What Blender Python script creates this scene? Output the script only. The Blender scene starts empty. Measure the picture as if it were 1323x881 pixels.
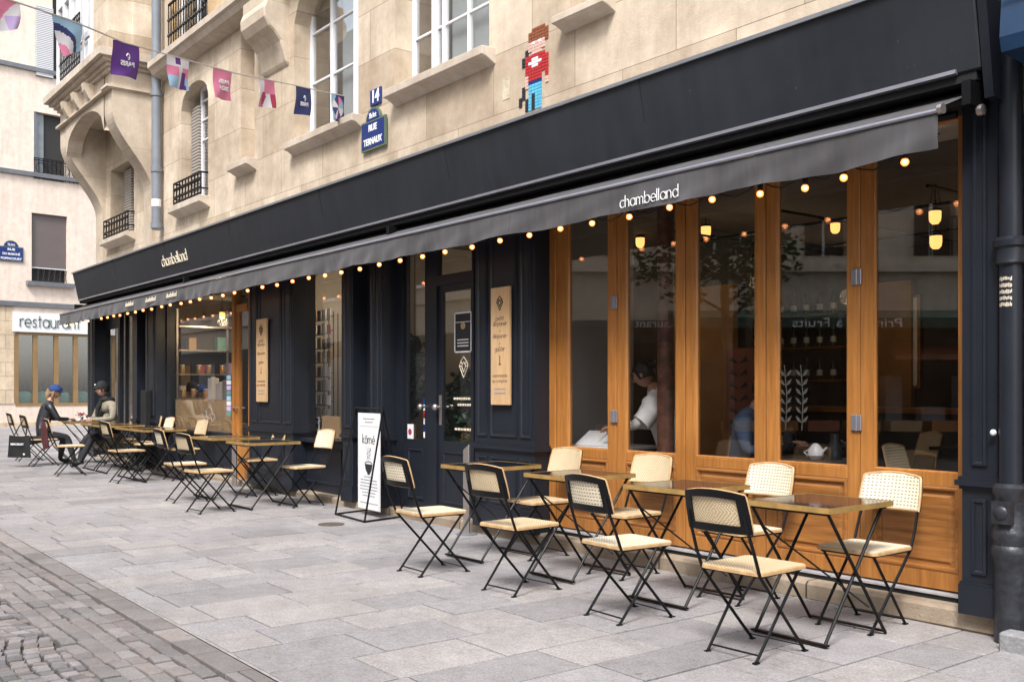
import bpy, bmesh, math, random
from mathutils import Vector, Matrix, Euler
random.seed(7)
R=math.radians; PI=math.pi
sc=bpy.context.scene; COL=sc.collection
# ---------------------------------------------------------------- camera
TH=38.0; CO,SI=math.cos(R(TH)),math.sin(R(TH)); FX=1286.0; HC=1.35
cam=bpy.data.cameras.new('camera'); co=bpy.data.objects.new('camera',cam); COL.objects.link(co)
cam.lens=35; cam.sensor_width=36; cam.shift_y=63.5/1323; cam.clip_end=300; cam.clip_start=.05
co.location=(0,0,HC); co.rotation_euler=(R(90),0,R(90-TH)); sc.camera=co
def wall(px,py,Y):          # measured photo point -> X,Z on the plane Y
    k=(px-661.5)/FX; d=Y/(SI+k*CO); return d*(-CO+k*SI), HC+(504-py)*d/FX
def wx(px,Y): return wall(px,504,Y)[0]
def gz(x): return .005*(-x-3.3)
# ---------------------------------------------------------------- materials
def newmat(name):
    m=bpy.data.materials.new(name); m.use_nodes=True; nt=m.node_tree; b=nt.nodes['Principled BSDF']; return m,nt,b
def N(nt,t,**k):
    n=nt.nodes.new(t)
    for a,v in k.items(): setattr(n,a,v)
    return n
def L(nt,a,b): nt.links.new(a,b)
def mix(nt,f,a,b,bt='MIX'):
    n=N(nt,'ShaderNodeMix',data_type='RGBA',blend_type=bt)
    for s,v in ((n.inputs[0],f),(n.inputs[6],a),(n.inputs[7],b)):
        if hasattr(v,'is_output'): L(nt,v,s)
        elif isinstance(v,(int,float)): s.default_value=v
        else: s.default_value=(*v,1)
    return n.outputs[2]
def ramp(nt,f,p0,p1,c0=(0,0,0),c1=(1,1,1)):
    n=N(nt,'ShaderNodeValToRGB'); e=n.color_ramp.elements
    e[0].position=p0;e[1].position=p1;e[0].color=(*c0,1);e[1].color=(*c1,1); L(nt,f,n.inputs[0]); return n.outputs[0]
def coords(nt,scale=(1,1,1),rot=(0,0,0)):
    t=N(nt,'ShaderNodeTexCoord'); mp=N(nt,'ShaderNodeMapping'); L(nt,t.outputs['Object'],mp.inputs[0])
    mp.inputs['Scale'].default_value=scale; mp.inputs['Rotation'].default_value=rot; return mp.outputs[0]
def noise(nt,vec,s,det=4,rough=.6):
    n=N(nt,'ShaderNodeTexNoise'); n.inputs['Scale'].default_value=s; n.inputs['Detail'].default_value=det; n.inputs['Roughness'].default_value=rough
    if vec is not None: L(nt,vec,n.inputs['Vector'])
    return n.outputs[0]
def bump(nt,b,h,st=.3,dist=.01):
    n=N(nt,'ShaderNodeBump'); n.inputs['Strength'].default_value=st; n.inputs['Distance'].default_value=dist
    L(nt,h,n.inputs['Height']); L(nt,n.outputs[0],b.inputs['Normal']); return n
def mat(name,col,rough=.5,metal=0,var=.15,vs=3,bst=0,bs=80,stretch=(1,1,1),rvar=.1,spec=None):
    m,nt,b=newmat(name); v=coords(nt,stretch)
    n=noise(nt,v,vs); lo=tuple(c*(1-var) for c in col); hi=tuple(min(1,c*(1+var)) for c in col)
    L(nt,ramp(nt,n,.3,.7,lo,hi),b.inputs['Base Color'])
    n2=noise(nt,v,vs*2.7); rr=N(nt,'ShaderNodeMapRange'); L(nt,n2,rr.inputs[0]); rr.inputs[3].default_value=max(0,rough-rvar); rr.inputs[4].default_value=min(1,rough+rvar)
    L(nt,rr.outputs[0],b.inputs['Roughness']); b.inputs['Metallic'].default_value=metal
    if spec is not None: b.inputs['Specular IOR Level'].default_value=spec
    if bst: bump(nt,b,noise(nt,v,bs,3),bst)
    return m
def emit(name,col,st):
    m,nt,b=newmat(name); b.inputs['Base Color'].default_value=(*col,1); b.inputs['Emission Color'].default_value=(*col,1); b.inputs['Emission Strength'].default_value=st; return m
def glassmat(name,f0=.05,tint=(1,1,1)):
    m=bpy.data.materials.new(name); m.use_nodes=True; nt=m.node_tree; nt.nodes.clear()
    o=N(nt,'ShaderNodeOutputMaterial'); mx=N(nt,'ShaderNodeMixShader'); t=N(nt,'ShaderNodeBsdfTransparent'); g=N(nt,'ShaderNodeBsdfGlossy')
    t.inputs[0].default_value=(*tint,1); g.inputs['Roughness'].default_value=.012
    lw=N(nt,'ShaderNodeLayerWeight'); lw.inputs[0].default_value=.5
    p=N(nt,'ShaderNodeMath',operation='POWER'); L(nt,lw.outputs['Facing'],p.inputs[0]); p.inputs[1].default_value=4
    a=N(nt,'ShaderNodeMath',operation='MULTIPLY_ADD'); L(nt,p.outputs[0],a.inputs[0]); a.inputs[1].default_value=1-f0; a.inputs[2].default_value=f0
    L(nt,a.outputs[0],mx.inputs[0]); L(nt,t.outputs[0],mx.inputs[1]); L(nt,g.outputs[0],mx.inputs[2]); L(nt,mx.outputs[0],o.inputs[0]); return m
M={}
M['navy']=mat('painted_wood_navy',(.0135,.0165,.024),.36,spec=.38,var=.12,vs=2.5,bst=.05,bs=40)
M['navylow']=M['navy']
M['fascia']=mat('fascia_canvas',(.0135,.0165,.022),.7,var=.1,vs=1.2,bst=.15,bs=300)
M['black']=mat('black_metal',(.005,.005,.006),.45,var=.2,vs=20,spec=.22)
M['silver']=mat('brushed_aluminium',(.30,.30,.34),.32,metal=.55,var=.1)
M['steel']=mat('worn_steel',(.42,.38,.36),.38,metal=.8,var=.15,vs=8)
M['brass']=mat('brass_edge',(.40,.25,.085),.42,metal=.35,var=.25,vs=12)
M['white']=mat('white_paint',(.72,.72,.74),.42,var=.05)
M['zinc']=mat('grey_zinc',(.22,.23,.25),.45,metal=.35,var=.12,vs=4)
M['pipe_grey']=mat('pipe_grey_paint',(.19,.21,.24),.5,var=.15,vs=3)
M['leafink']=mat('pale_window_paint',(.045,.045,.04),.8)
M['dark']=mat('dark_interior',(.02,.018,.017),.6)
M['rubber']=mat('matt_black',(.008,.008,.009),.8)
M['cream']=mat('cream_lettering',(.75,.66,.52),.6,var=.03)
M['lettering_white']=mat('white_lettering',(.8,.8,.8),.6,var=.02)
M['paper']=mat('paper',(.74,.74,.75),.7,var=.03)
M['ink']=mat('ink',(.02,.02,.022),.7)
M['softink']=mat('grey_ink',(.24,.24,.26),.7)
M['kraft']=mat('kraft_board',(.42,.28,.15),.75,var=.12,vs=3)
M['greywall']=mat('interior_plaster',(.25,.245,.24),.85,var=.06,vs=1.5)
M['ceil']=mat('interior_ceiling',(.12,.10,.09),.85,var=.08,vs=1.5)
M['ochre']=mat('interior_ochre',(.32,.16,.05),.7,var=.2)
M['rust']=mat('rusty_column_paint',(.13,.055,.035),.5,var=.55,vs=14,bst=.5,bs=60)
M['glass']=glassmat('window_glass',.10)
M['glass_dark']=glassmat('upper_window_glass',.22)
M['skin']=mat('skin',(.45,.25,.17),.5,var=.06)
M['hair_dark']=mat('dark_hair',(.018,.012,.01),.5)
M['hair_blond']=mat('blond_hair',(.30,.19,.10),.5,var=.3,vs=30)
M['leather']=mat('leather_black',(.022,.023,.028),.38,var=.3,vs=12,bst=.8,bs=16)
M['beige']=mat('beige_jacket',(.25,.22,.165),.85,var=.22,vs=14,bst=.9,bs=16)
M['trousers']=mat('black_trousers',(.014,.014,.017),.8)
M['coat']=mat('beige_coat',(.23,.20,.155),.85)
M['beret']=mat('blue_felt',(.02,.05,.17),.85)
M['knit']=mat('white_knit',(.82,.81,.80),.9,bst=.3,bs=150)
M['denim']=mat('blue_denim',(.055,.09,.16),.85,var=.3,vs=14)
M['red']=mat('red_tile',(.42,.025,.03),.35,var=.1,vs=40)
M['teal']=mat('teal_cushion',(.10,.28,.25),.8)
M['leaf']=mat('leaf',(.05,.09,.03),.5,var=.5,vs=8)
M['leafd']=mat('dark_leaf',(.025,.06,.03),.4,var=.4,vs=8)
M['bark']=mat('bark',(.08,.06,.045),.9,bst=.6,bs=30)
M['signblue']=mat('enamel_blue',(.012,.03,.16),.25,var=.05)
M['signgreen']=mat('enamel_green_border',(.10,.15,.10),.3)
M['shutter_blind']=mat('roller_shutter_brown',(.13,.105,.10),.6,var=.05)
M['porcelain']=mat('porcelain',(.7,.7,.72),.2,var=.02)
M['purple']=mat('purple_cloth',(.10,.028,.22),.7,var=.05)
M['pink']=mat('pink_cloth',(.72,.22,.36),.7,var=.05)
M['lilac']=mat('lilac_cloth',(.55,.42,.72),.7,var=.05)
M['sky_cloth']=mat('light_blue_cloth',(.32,.52,.70),.7,var=.05)
M['navycloth']=mat('navy_cloth',(.02,.035,.15),.7,var=.05)
M['white_cloth']=mat('white_cloth',(.72,.70,.74),.7,var=.03)
M['crimson']=mat('crimson_cloth',(.38,.03,.08),.7)
M['tile_brown']=mat('brown_tile',(.24,.075,.03),.35,vs=40)
M['tile_skin']=mat('pink_tile',(.65,.42,.36),.35,vs=40)
M['tile_blue']=mat('turquoise_tile',(.10,.42,.60),.35,vs=40)
M['tile_dark']=mat('black_tile',(.02,.022,.03),.35,vs=40)
M['bulbcore']=emit('bulb_filament_glow',(1,.66,.34),2.6)
M['bulb']=emit('lit_bulb',(1,.36,.09),.75)
nt_=M['bulb'].node_tree; p_=nt_.nodes['Principled BSDF']; p_.inputs['Alpha'].default_value=.55
M['pend']=emit('lit_pendant',(1,.50,.14),.75)
M['rope']=mat('rope',(.55,.52,.48),.8)
M['pgreen']=mat('green_awning_cloth',(.02,.06,.045),.7)
M['farwood']=mat('far_shop_wood',(.25,.155,.065),.5)
M['green_letters']=mat('green_letters',(.02,.07,.055),.6)
# oak
def oak():
    m,nt,b=newmat('varnished_oak'); v=coords(nt,(14,14,.8))
    a=noise(nt,v,3,6,.65); v2=coords(nt,(1,1,1)); c=noise(nt,v2,1.3,2)
    col=ramp(nt,a,.28,.75,(.20,.076,.017),(.53,.222,.054)); col=mix(nt,.35,col,ramp(nt,c,.3,.7,(.24,.088,.020),(.54,.23,.057)))
    L(nt,col,b.inputs['Base Color']); b.inputs['Roughness'].default_value=.36; bump(nt,b,a,.12); return m
M['oak']=oak()
def oakh():
    m,nt,b=newmat('varnished_oak_horizontal'); v=coords(nt,(.8,14,14))
    a=noise(nt,v,3,6,.65)
    n=N(nt,'ShaderNodeTexBrick'); n.offset=0; v3=coords(nt,(1,1,1),(R(90),0,0)); L(nt,v3,n.inputs[0]); n.inputs['Scale'].default_value=1; n.inputs['Brick Width'].default_value=5; n.inputs['Row Height'].default_value=.115; n.inputs['Mortar Size'].default_value=0
    n.inputs['Color1'].default_value=(.72,.72,.72,1); n.inputs['Color2'].default_value=(1,1,1,1)
    col=ramp(nt,a,.28,.75,(.18,.068,.016),(.48,.20,.052)); col=mix(nt,.9,col,n.outputs[0],'MULTIPLY')
    L(nt,col,b.inputs['Base Color']); b.inputs['Roughness'].default_value=.34; bump(nt,b,a,.1); return m
M['oakh']=oakh()
M['plaque']=mat('pale_plywood',(.56,.36,.19),.55,var=.14,vs=4,stretch=(12,12,1))
def weather(name,c0,c1,rough,seamw=None):
    m,nt,b=newmat(name); st=noise(nt,coords(nt,(5,5,.45)),1.5,6,.65); bl=noise(nt,coords(nt),.8,5,.6); sp=noise(nt,coords(nt),38,2)
    c=ramp(nt,st,.3,.75,c0,c1); c=mix(nt,.5,c,ramp(nt,bl,.3,.7,c0,c1)); c=mix(nt,ramp(nt,sp,.74,.80),c,(.12,.12,.12)); L(nt,c,b.inputs['Base Color'])
    rr=N(nt,'ShaderNodeMapRange'); L(nt,bl,rr.inputs[0]); rr.inputs[3].default_value=rough-.15; rr.inputs[4].default_value=rough+.15; L(nt,rr.outputs[0],b.inputs['Roughness']); bump(nt,b,bl,.25,.03); return m
M['fascia']=weather('weathered_fascia_board',(.0095,.0115,.017),(.026,.030,.038),.6)
# limestone ashlar, blocks in X (width) and Z (height)
def stone(name,c1,c2,bw=1.15,rh=.56,mort=.006,dirt=.5,rot=(R(90),0,0),mc=(.30,.23,.17),sc_=1.0,bst=.35):
    m,nt,b=newmat(name); v=coords(nt,(1,1,1),rot)
    n=N(nt,'ShaderNodeTexBrick'); n.offset=.5; L(nt,v,n.inputs[0]); n.inputs['Scale'].default_value=sc_
    n.inputs['Brick Width'].default_value=bw; n.inputs['Row Height'].default_value=rh; n.inputs['Mortar Size'].default_value=mort; n.inputs['Mortar Smooth'].default_value=.3
    n.inputs['Color1'].default_value=(*c1,1); n.inputs['Color2'].default_value=(*c2,1); n.inputs['Mortar'].default_value=(*mc,1); n.inputs['Bias'].default_value=.1
    v1=coords(nt); big=noise(nt,v1,.9,5,.7); med=noise(nt,v1,5,8,.7); fine=noise(nt,v1,60,3)
    col=mix(nt,dirt,n.outputs[0],ramp(nt,big,.35,.68,(.55,.48,.42),(1.12,1.1,1.06)),'MULTIPLY')
    col=mix(nt,.45,col,ramp(nt,med,.3,.7,(.68,.62,.55),(1.15,1.15,1.15)),'MULTIPLY')
    vs_=coords(nt,(3.5,3.5,.35)); st=noise(nt,vs_,1.6,5,.65)
    col=mix(nt,.22,col,ramp(nt,st,.38,.6,(.6,.52,.45),(1.05,1.05,1.05)),'MULTIPLY')
    L(nt,col,b.inputs['Base Color']); b.inputs['Roughness'].default_value=.88
    ad=N(nt,'ShaderNodeMath',operation='MULTIPLY_ADD'); L(nt,n.outputs['Fac'],ad.inputs[0]); ad.inputs[1].default_value=-.8; 
    mm=N(nt,'ShaderNodeMath',operation='MULTIPLY_ADD'); L(nt,med,mm.inputs[0]); mm.inputs[1].default_value=.6; L(nt,fine,mm.inputs[2]); L(nt,mm.outputs[0],ad.inputs[2])
    bump(nt,b,ad.outputs[0],bst,.006); return m
M['stone']=stone('limestone_ashlar',(.50,.415,.315),(.70,.615,.505),mort=.004,mc=(.31,.245,.185),dirt=.7)
M['stone_plain']=stone('limestone_dressed',(.58,.50,.41),(.64,.56,.46),bw=2.2,rh=.9,mort=.003,mc=(.38,.30,.22))
M['stone_sill']=stone('limestone_sill',(.57,.50,.43),(.62,.55,.47),bw=9,rh=9,mort=0)
M['brick']=stone('cream_brick',(.52,.34,.17),(.62,.46,.27),bw=.22,rh=.065,mort=.006,dirt=.2,mc=(.40,.33,.26))
M['kerbstone']=stone('worn_plinth_stone',(.33,.28,.22),(.42,.36,.29),bw=1.3,rh=9,mort=.008,dirt=.9,mc=(.1,.08,.06),bst=.9)
M['plaster']=stone('pink_cream_plaster',(.80,.685,.60),(.80,.685,.60),bw=50,rh=50,mort=0,dirt=.15,bst=.1)
M['plaster2']=stone('far_ground_floor_stone',(.66,.55,.40),(.72,.61,.47),bw=.9,rh=.45,mort=.008)
M['oppwall']=stone('opposite_render',(.62,.57,.50),(.62,.57,.50),bw=50,rh=50,mort=0,dirt=.4,bst=.1)
# granite: per-slab tint from a face colour attribute
def granite(name,spk=.55):
    m,nt,b=newmat(name); at=N(nt,'ShaderNodeAttribute'); at.attribute_name='tint'; v=coords(nt)
    f=noise(nt,v,75,4,.9); g=noise(nt,v,1.1,5,.65); h=noise(nt,v,9,6,.7)
    col=mix(nt,spk,at.outputs[0],ramp(nt,f,.35,.65,(.28,.28,.30),(1.5,1.48,1.45)),'MULTIPLY')
    col=mix(nt,.5,col,ramp(nt,g,.35,.7,(.60,.58,.585),(1.15,1.13,1.13)),'MULTIPLY')
    col=mix(nt,.5,col,ramp(nt,h,.35,.65,(.75,.73,.72),(1.12,1.12,1.12)),'MULTIPLY')
    vo=N(nt,'ShaderNodeTexVoronoi'); vo.inputs['Scale'].default_value=3.2; L(nt,v,vo.inputs['Vector'])
    col=mix(nt,.6,col,ramp(nt,vo.outputs['Distance'],.045,.075,(.45,.43,.42),(1,1,1)),'MULTIPLY')
    s2=noise(nt,coords(nt,(1,1,1),(0,0,.6)),2.6,7,.75); col=mix(nt,.45,col,ramp(nt,s2,.55,.66,(1.05,1.05,1.05),(.62,.60,.60)),'MULTIPLY')
    L(nt,col,b.inputs['Base Color']); b.inputs['Roughness'].default_value=.72; bump(nt,b,f,.4,.003); return m
M['granite']=granite('granite_paving'); M['cobble']=granite('cobble_stone',.4)
M['joint']=mat('dark_joint_sand',(.045,.040,.037),.95,var=.4,vs=20)
M['asphalt']=mat('road_surface',(.13,.12,.12),.9,var=.2,vs=10,bst=.4,bs=90)
# woven cane
def cane(name,kind):
    m,nt,b=newmat(name); uv=N(nt,'ShaderNodeUVMap'); sp=N(nt,'ShaderNodeSeparateXYZ'); L(nt,uv.outputs[0],sp.inputs[0])
    def mth(op,a,b_=None,c=None):
        n=N(nt,'ShaderNodeMath',operation=op)
        for i,x in enumerate((a,b_,c)):
            if x is None: continue
            if hasattr(x,'is_output'): L(nt,x,n.inputs[i])
            else: n.inputs[i].default_value=x
        return n.outputs[0]
    u,v=sp.outputs[0],sp.outputs[1]          # metres
    if kind=='diamond':
        a=mth('ABSOLUTE',u); c=mth('ABSOLUTE',mth('SUBTRACT',v,0.0)); s=mth('ADD',a,c)
        w=mth('SINE',mth('MULTIPLY',s,2*PI/.021)); g=mth('SINE',mth('MULTIPLY',u,2*PI/.009))
        p=mth('MULTIPLY',mth('GREATER_THAN',w,.1),mth('GREATER_THAN',g,-.35)); hi,lo=(.80,.72,.56),(.54,.40,.22)
    else:
        a=mth('SINE',mth('MULTIPLY',u,2*PI/.024)); c=mth('SINE',mth('MULTIPLY',v,2*PI/.02))
        p=mth('SUBTRACT',1.0,mth('MULTIPLY',mth('GREATER_THAN',a,-.1),mth('GREATER_THAN',c,.55))); hi,lo=(.82,.74,.57),(.20,.15,.10)
    vv=coords(nt); nz=noise(nt,vv,9,3)
    lw=N(nt,'ShaderNodeMix',data_type='RGBA'); L(nt,p,lw.inputs[0]); lw.inputs[6].default_value=(*lo,1); lw.inputs[7].default_value=(*hi,1)
    col=mix(nt,.35,lw.outputs[2],ramp(nt,nz,.3,.7,(.75,.7,.6),(1.05,1.05,1.05)),'MULTIPLY')
    L(nt,col,b.inputs['Base Color']); b.inputs['Roughness'].default_value=.5
    wv=mth('ADD',mth('SINE',mth('MULTIPLY',u,2*PI/.008)),mth('SINE',mth('MULTIPLY',v,2*PI/.008)))
    bump(nt,b,mth('ADD',mth('MULTIPLY',p,2.0),wv),.5,.0015); return m
M['cane_a']=cane('woven_cane_diamond','diamond'); M['cane_b']=cane('woven_cane_dotted','dot')
M['cane_edge']=mat('rattan_edge',(.50,.32,.16),.5,var=.2,vs=20)
M['tabletop']=mat('black_glass_tabletop',(.008,.012,.022),.08,var=.05,rvar=.02,spec=.16)
M['grey_granite']=mat('grey_granite_block',(.24,.24,.25),.8,var=.25,vs=30,bst=.5,bs=60)
# louvres / slats by bands in z
def bands(name,c1,c2,per):
    m,nt,b=newmat(name); v=coords(nt); sp=N(nt,'ShaderNodeSeparateXYZ'); L(nt,v,sp.inputs[0])
    n=N(nt,'ShaderNodeMath',operation='PINGPONG'); L(nt,sp.outputs[2],n.inputs[0]); n.inputs[1].default_value=per/2
    d=N(nt,'ShaderNodeMath',operation='DIVIDE'); L(nt,n.outputs[0],d.inputs[0]); d.inputs[1].default_value=per/2
    L(nt,ramp(nt,d.outputs[0],.15,.5,c1,c2),b.inputs['Base Color']); b.inputs['Roughness'].default_value=.6; bump(nt,b,d.outputs[0],.9,.01); return m
M['slats']=bands('grey_slat_shutter',(.10,.09,.085),(.36,.32,.28),.05)
M['slats_white']=bands('white_slat_shutter',(.20,.20,.21),(.60,.60,.62),.06)
# ---------------------------------------------------------------- mesh builder
def adopt(o,parent):
    if parent is None: return
    o.parent=parent
    if parent.type=='EMPTY' and abs(parent.rotation_euler.z)<1e-6: o.location=Vector(o.location)-Vector(parent.location)
class MB:
    def __init__(s): s.v=[];s.f=[];s.mi=[];s.cur=0
    def add(s,vs,fs):
        o=len(s.v); s.v+= [tuple(p) for p in vs]; s.f+=[tuple(i+o for i in f) for f in fs]; s.mi+=[s.cur]*len(fs); return s
    def box(s,x0,x1,y0,y1,z0,z1,T=None):
        vs=[Vector(p) for p in((x0,y0,z0),(x1,y0,z0),(x1,y1,z0),(x0,y1,z0),(x0,y0,z1),(x1,y0,z1),(x1,y1,z1),(x0,y1,z1))]
        if T: vs=[T@p for p in vs]
        return s.add(vs,[(0,3,2,1),(4,5,6,7),(0,1,5,4),(1,2,6,5),(2,3,7,6),(3,0,4,7)])
    def tube(s,pts,r,n=8,closed=False,cap=True):
        pts=[Vector(p) for p in pts]; rs=r if isinstance(r,(list,tuple)) else [r]*len(pts); K=len(pts)
        ref=None; rings=[]
        for i,p in enumerate(pts):
            a=pts[(i-1)%K] if (i>0 or closed) else None; b=pts[(i+1)%K] if (i<K-1 or closed) else None
            d1=(p-a).normalized() if a is not None else None; d2=(b-p).normalized() if b is not None else None
            t=(d1+d2).normalized() if d1 is not None and d2 is not None and (d1+d2).length>1e-6 else (d2 or d1)
            if ref is None:
                ref=Vector((0,0,1)) if abs(t.z)<.9 else Vector((1,0,0))
                u=t.cross(ref).normalized()
            else:
                u=(u-t*u.dot(t)); u=u.normalized() if u.length>1e-6 else t.orthogonal().normalized()
            w=t.cross(u); sc_=1
            if d1 is not None and d2 is not None:
                cs=max(.35,math.sqrt(max(0,(1+d1.dot(d2))/2))); sc_=1/cs if K<9 else 1
            rings.append([p+(u*math.cos(2*PI*j/n)+w*math.sin(2*PI*j/n))*rs[i] for j in range(n)])
        vs=[q for rg in rings for q in rg]; fs=[]
        for i in range(K if closed else K-1):
            for j in range(n):
                a=i*n+j;b=i*n+(j+1)%n;c=((i+1)%K)*n+(j+1)%n;d=((i+1)%K)*n+j; fs.append((a,b,c,d))
        if cap and not closed: fs.append(tuple(reversed(range(n)))); fs.append(tuple(range((K-1)*n,K*n)))
        return s.add(vs,fs)
    def lathe(s,c,prof,n=20,axis='z',T=None):   # prof: (r,h)
        vs=[];fs=[]
        for r,hh in prof:
            for j in range(n):
                a=2*PI*j/n; p=Vector((r*math.cos(a),r*math.sin(a),hh))
                if axis=='x': p=Vector((hh,r*math.cos(a),r*math.sin(a)))
                if axis=='y': p=Vector((r*math.cos(a),hh,r*math.sin(a)))
                if T: p=T@p
                vs.append(p+Vector(c))
        for i in range(len(prof)-1):
            for j in range(n): fs.append((i*n+j,i*n+(j+1)%n,(i+1)*n+(j+1)%n,(i+1)*n+j))
        fs.append(tuple(reversed(range(n)))); fs.append(tuple(range((len(prof)-1)*n,len(prof)*n)))
        return s.add(vs,fs)
    def prism(s,poly,a,b,plane='yz',T=None):  # polygon extruded a..b along the missing axis
        def mk(p,h):
            q={'yz':(h,p[0],p[1]),'xz':(p[0],h,p[1]),'xy':(p[0],p[1],h)}[plane]; q=Vector(q); return T@q if T else q
        n=len(poly); vs=[mk(p,a) for p in poly]+[mk(p,b) for p in poly]
        fs=[tuple(range(n)),tuple(reversed(range(n,2*n)))]+[(i,i+n,(i+1)%n+n,(i+1)%n) for i in range(n)]
        return s.add(vs,fs)
    def rings(s,x0,x1,z0,z1,Y,pr,fill=True,T=None):   # moulding swept round a rectangle facing -Y: (inset, out)
        vs=[];fs=[]
        for ins,out in pr:
            for q in ((x0+ins,Y-out,z0+ins),(x1-ins,Y-out,z0+ins),(x1-ins,Y-out,z1-ins),(x0+ins,Y-out,z1-ins)):
                q=Vector(q); vs.append(T@q if T else q)
        for i in range(len(pr)-1):
            for j in range(4): fs.append((i*4+j,i*4+(j+1)%4,(i+1)*4+(j+1)%4,(i+1)*4+j))
        if fill: k=(len(pr)-1)*4; fs.append((k,k+1,k+2,k+3))
        return s.add(vs,fs)
    def sphere(s,c,r,n=12,m=8,sc3=(1,1,1),T=None):
        c=Vector(c); vs=[];fs=[]
        for i in range(1,m):
            ph=PI*i/m
            for j in range(n):
                a=2*PI*j/n; p=Vector((math.sin(ph)*math.cos(a)*sc3[0],math.sin(ph)*math.sin(a)*sc3[1],math.cos(ph)*sc3[2]))*r
                vs.append(c+(T@p if T else p))
        for tp in (1,-1):
            p=Vector((0,0,tp*r*sc3[2])); vs.append(c+(T@p if T else p))
        for i in range(m-2):
            for j in range(n): fs.append((i*n+j,(i+1)*n+j,(i+1)*n+(j+1)%n,i*n+(j+1)%n))
        t=(m-1)*n
        for j in range(n): fs.append((t,j,(j+1)%n)); fs.append((t+1,(m-2)*n+(j+1)%n,(m-2)*n+j))
        return s.add(vs,fs)
    def build(s,name,mats,parent=None,smooth=False,bevel=0,recalc=True,off=None):
        me=bpy.data.meshes.new(name)
        o_=Vector(off) if off else None
        me.from_pydata([tuple(Vector(p)-o_) for p in s.v] if o_ else s.v,[],s.f)
        if not isinstance(mats,(list,tuple)): mats=[mats]
        for m in mats: me.materials.append(M[m] if isinstance(m,str) else m)
        me.polygons.foreach_set('material_index',s.mi)
        if recalc or bevel:
            b=bmesh.new(); b.from_mesh(me)
            if recalc: bmesh.ops.recalc_face_normals(b,faces=b.faces)
            if bevel:
                ed=[e for e in b.edges if len(e.link_faces)==2 and e.calc_face_angle(0)>.5]
                bmesh.ops.bevel(b,geom=ed,offset=bevel,segments=1,affect='EDGES',profile=.7,clamp_overlap=True)
            b.to_mesh(me); b.free()
        if smooth:
            me.polygons.foreach_set('use_smooth',[True]*len(me.polygons))
            try: me.set_sharp_from_angle(angle=R(40))
            except Exception: pass
        me.update()
        o=bpy.data.objects.new(name,me); COL.objects.link(o)
        if o_ is not None: o.location=o_
        adopt(o,parent)
        return o
def tag(o,label=None,cat=None,group=None,kind=None):
    if label:o['label']=label
    if cat:o['category']=cat
    if group:o['group']=group
    if kind:o['kind']=kind
    return o
def empty(name,loc=(0,0,0),rz=0,label=None,cat=None,group=None):
    o=bpy.data.objects.new(name,None); COL.objects.link(o); o.location=loc; o.rotation_euler=(0,0,rz); o.empty_display_size=.2
    return tag(o,label,cat,group)
def copy_tree(o,parent=None):
    c=o.copy(); COL.objects.link(c); c.parent=parent
    for ch in list(o.children): copy_tree(ch,c)
    return c
def place(proto,first,loc,rz,label,group=None):
    o=proto if first else copy_tree(proto)
    o.location=loc; o.rotation_euler=(0,0,rz); o['label']=label
    if group:o['group']=group
    return o
def text(body,size,m,T,name='lettering',parent=None,depth=.002,align='CENTER',width=None,bold=0,space=1):
    cu=bpy.data.curves.new('t','FONT'); cu.body=body; cu.size=size; cu.extrude=depth; cu.align_x=align; cu.align_y='CENTER'; cu.resolution_u=3; cu.offset=bold; cu.space_character=space
    o=bpy.data.objects.new('t',cu); COL.objects.link(o); dg=bpy.context.evaluated_depsgraph_get(); dg.update()
    me=bpy.data.meshes.new_from_object(o.evaluated_get(dg)); bpy.data.objects.remove(o); bpy.data.curves.remove(cu)
    me.name=name
    if width:
        xs=[v.co.x for v in me.vertices]; w=max(xs)-min(xs); f=width/w
        for v in me.vertices: v.co.x*=f
    for v in me.vertices: v.co=T@v.co
    if T.to_3x3().determinant()<0: me.flip_normals()
    me.materials.clear(); me.materials.append(M[m]); r=bpy.data.objects.new(name,me); COL.objects.link(r)
    adopt(r,parent)
    return r
def face_T(x,y,z,tilt=0):   # lettering standing up, read from -Y
    return Matrix.Translation((x,y,z))@Matrix.Rotation(R(90)+tilt,4,'X')
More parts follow.
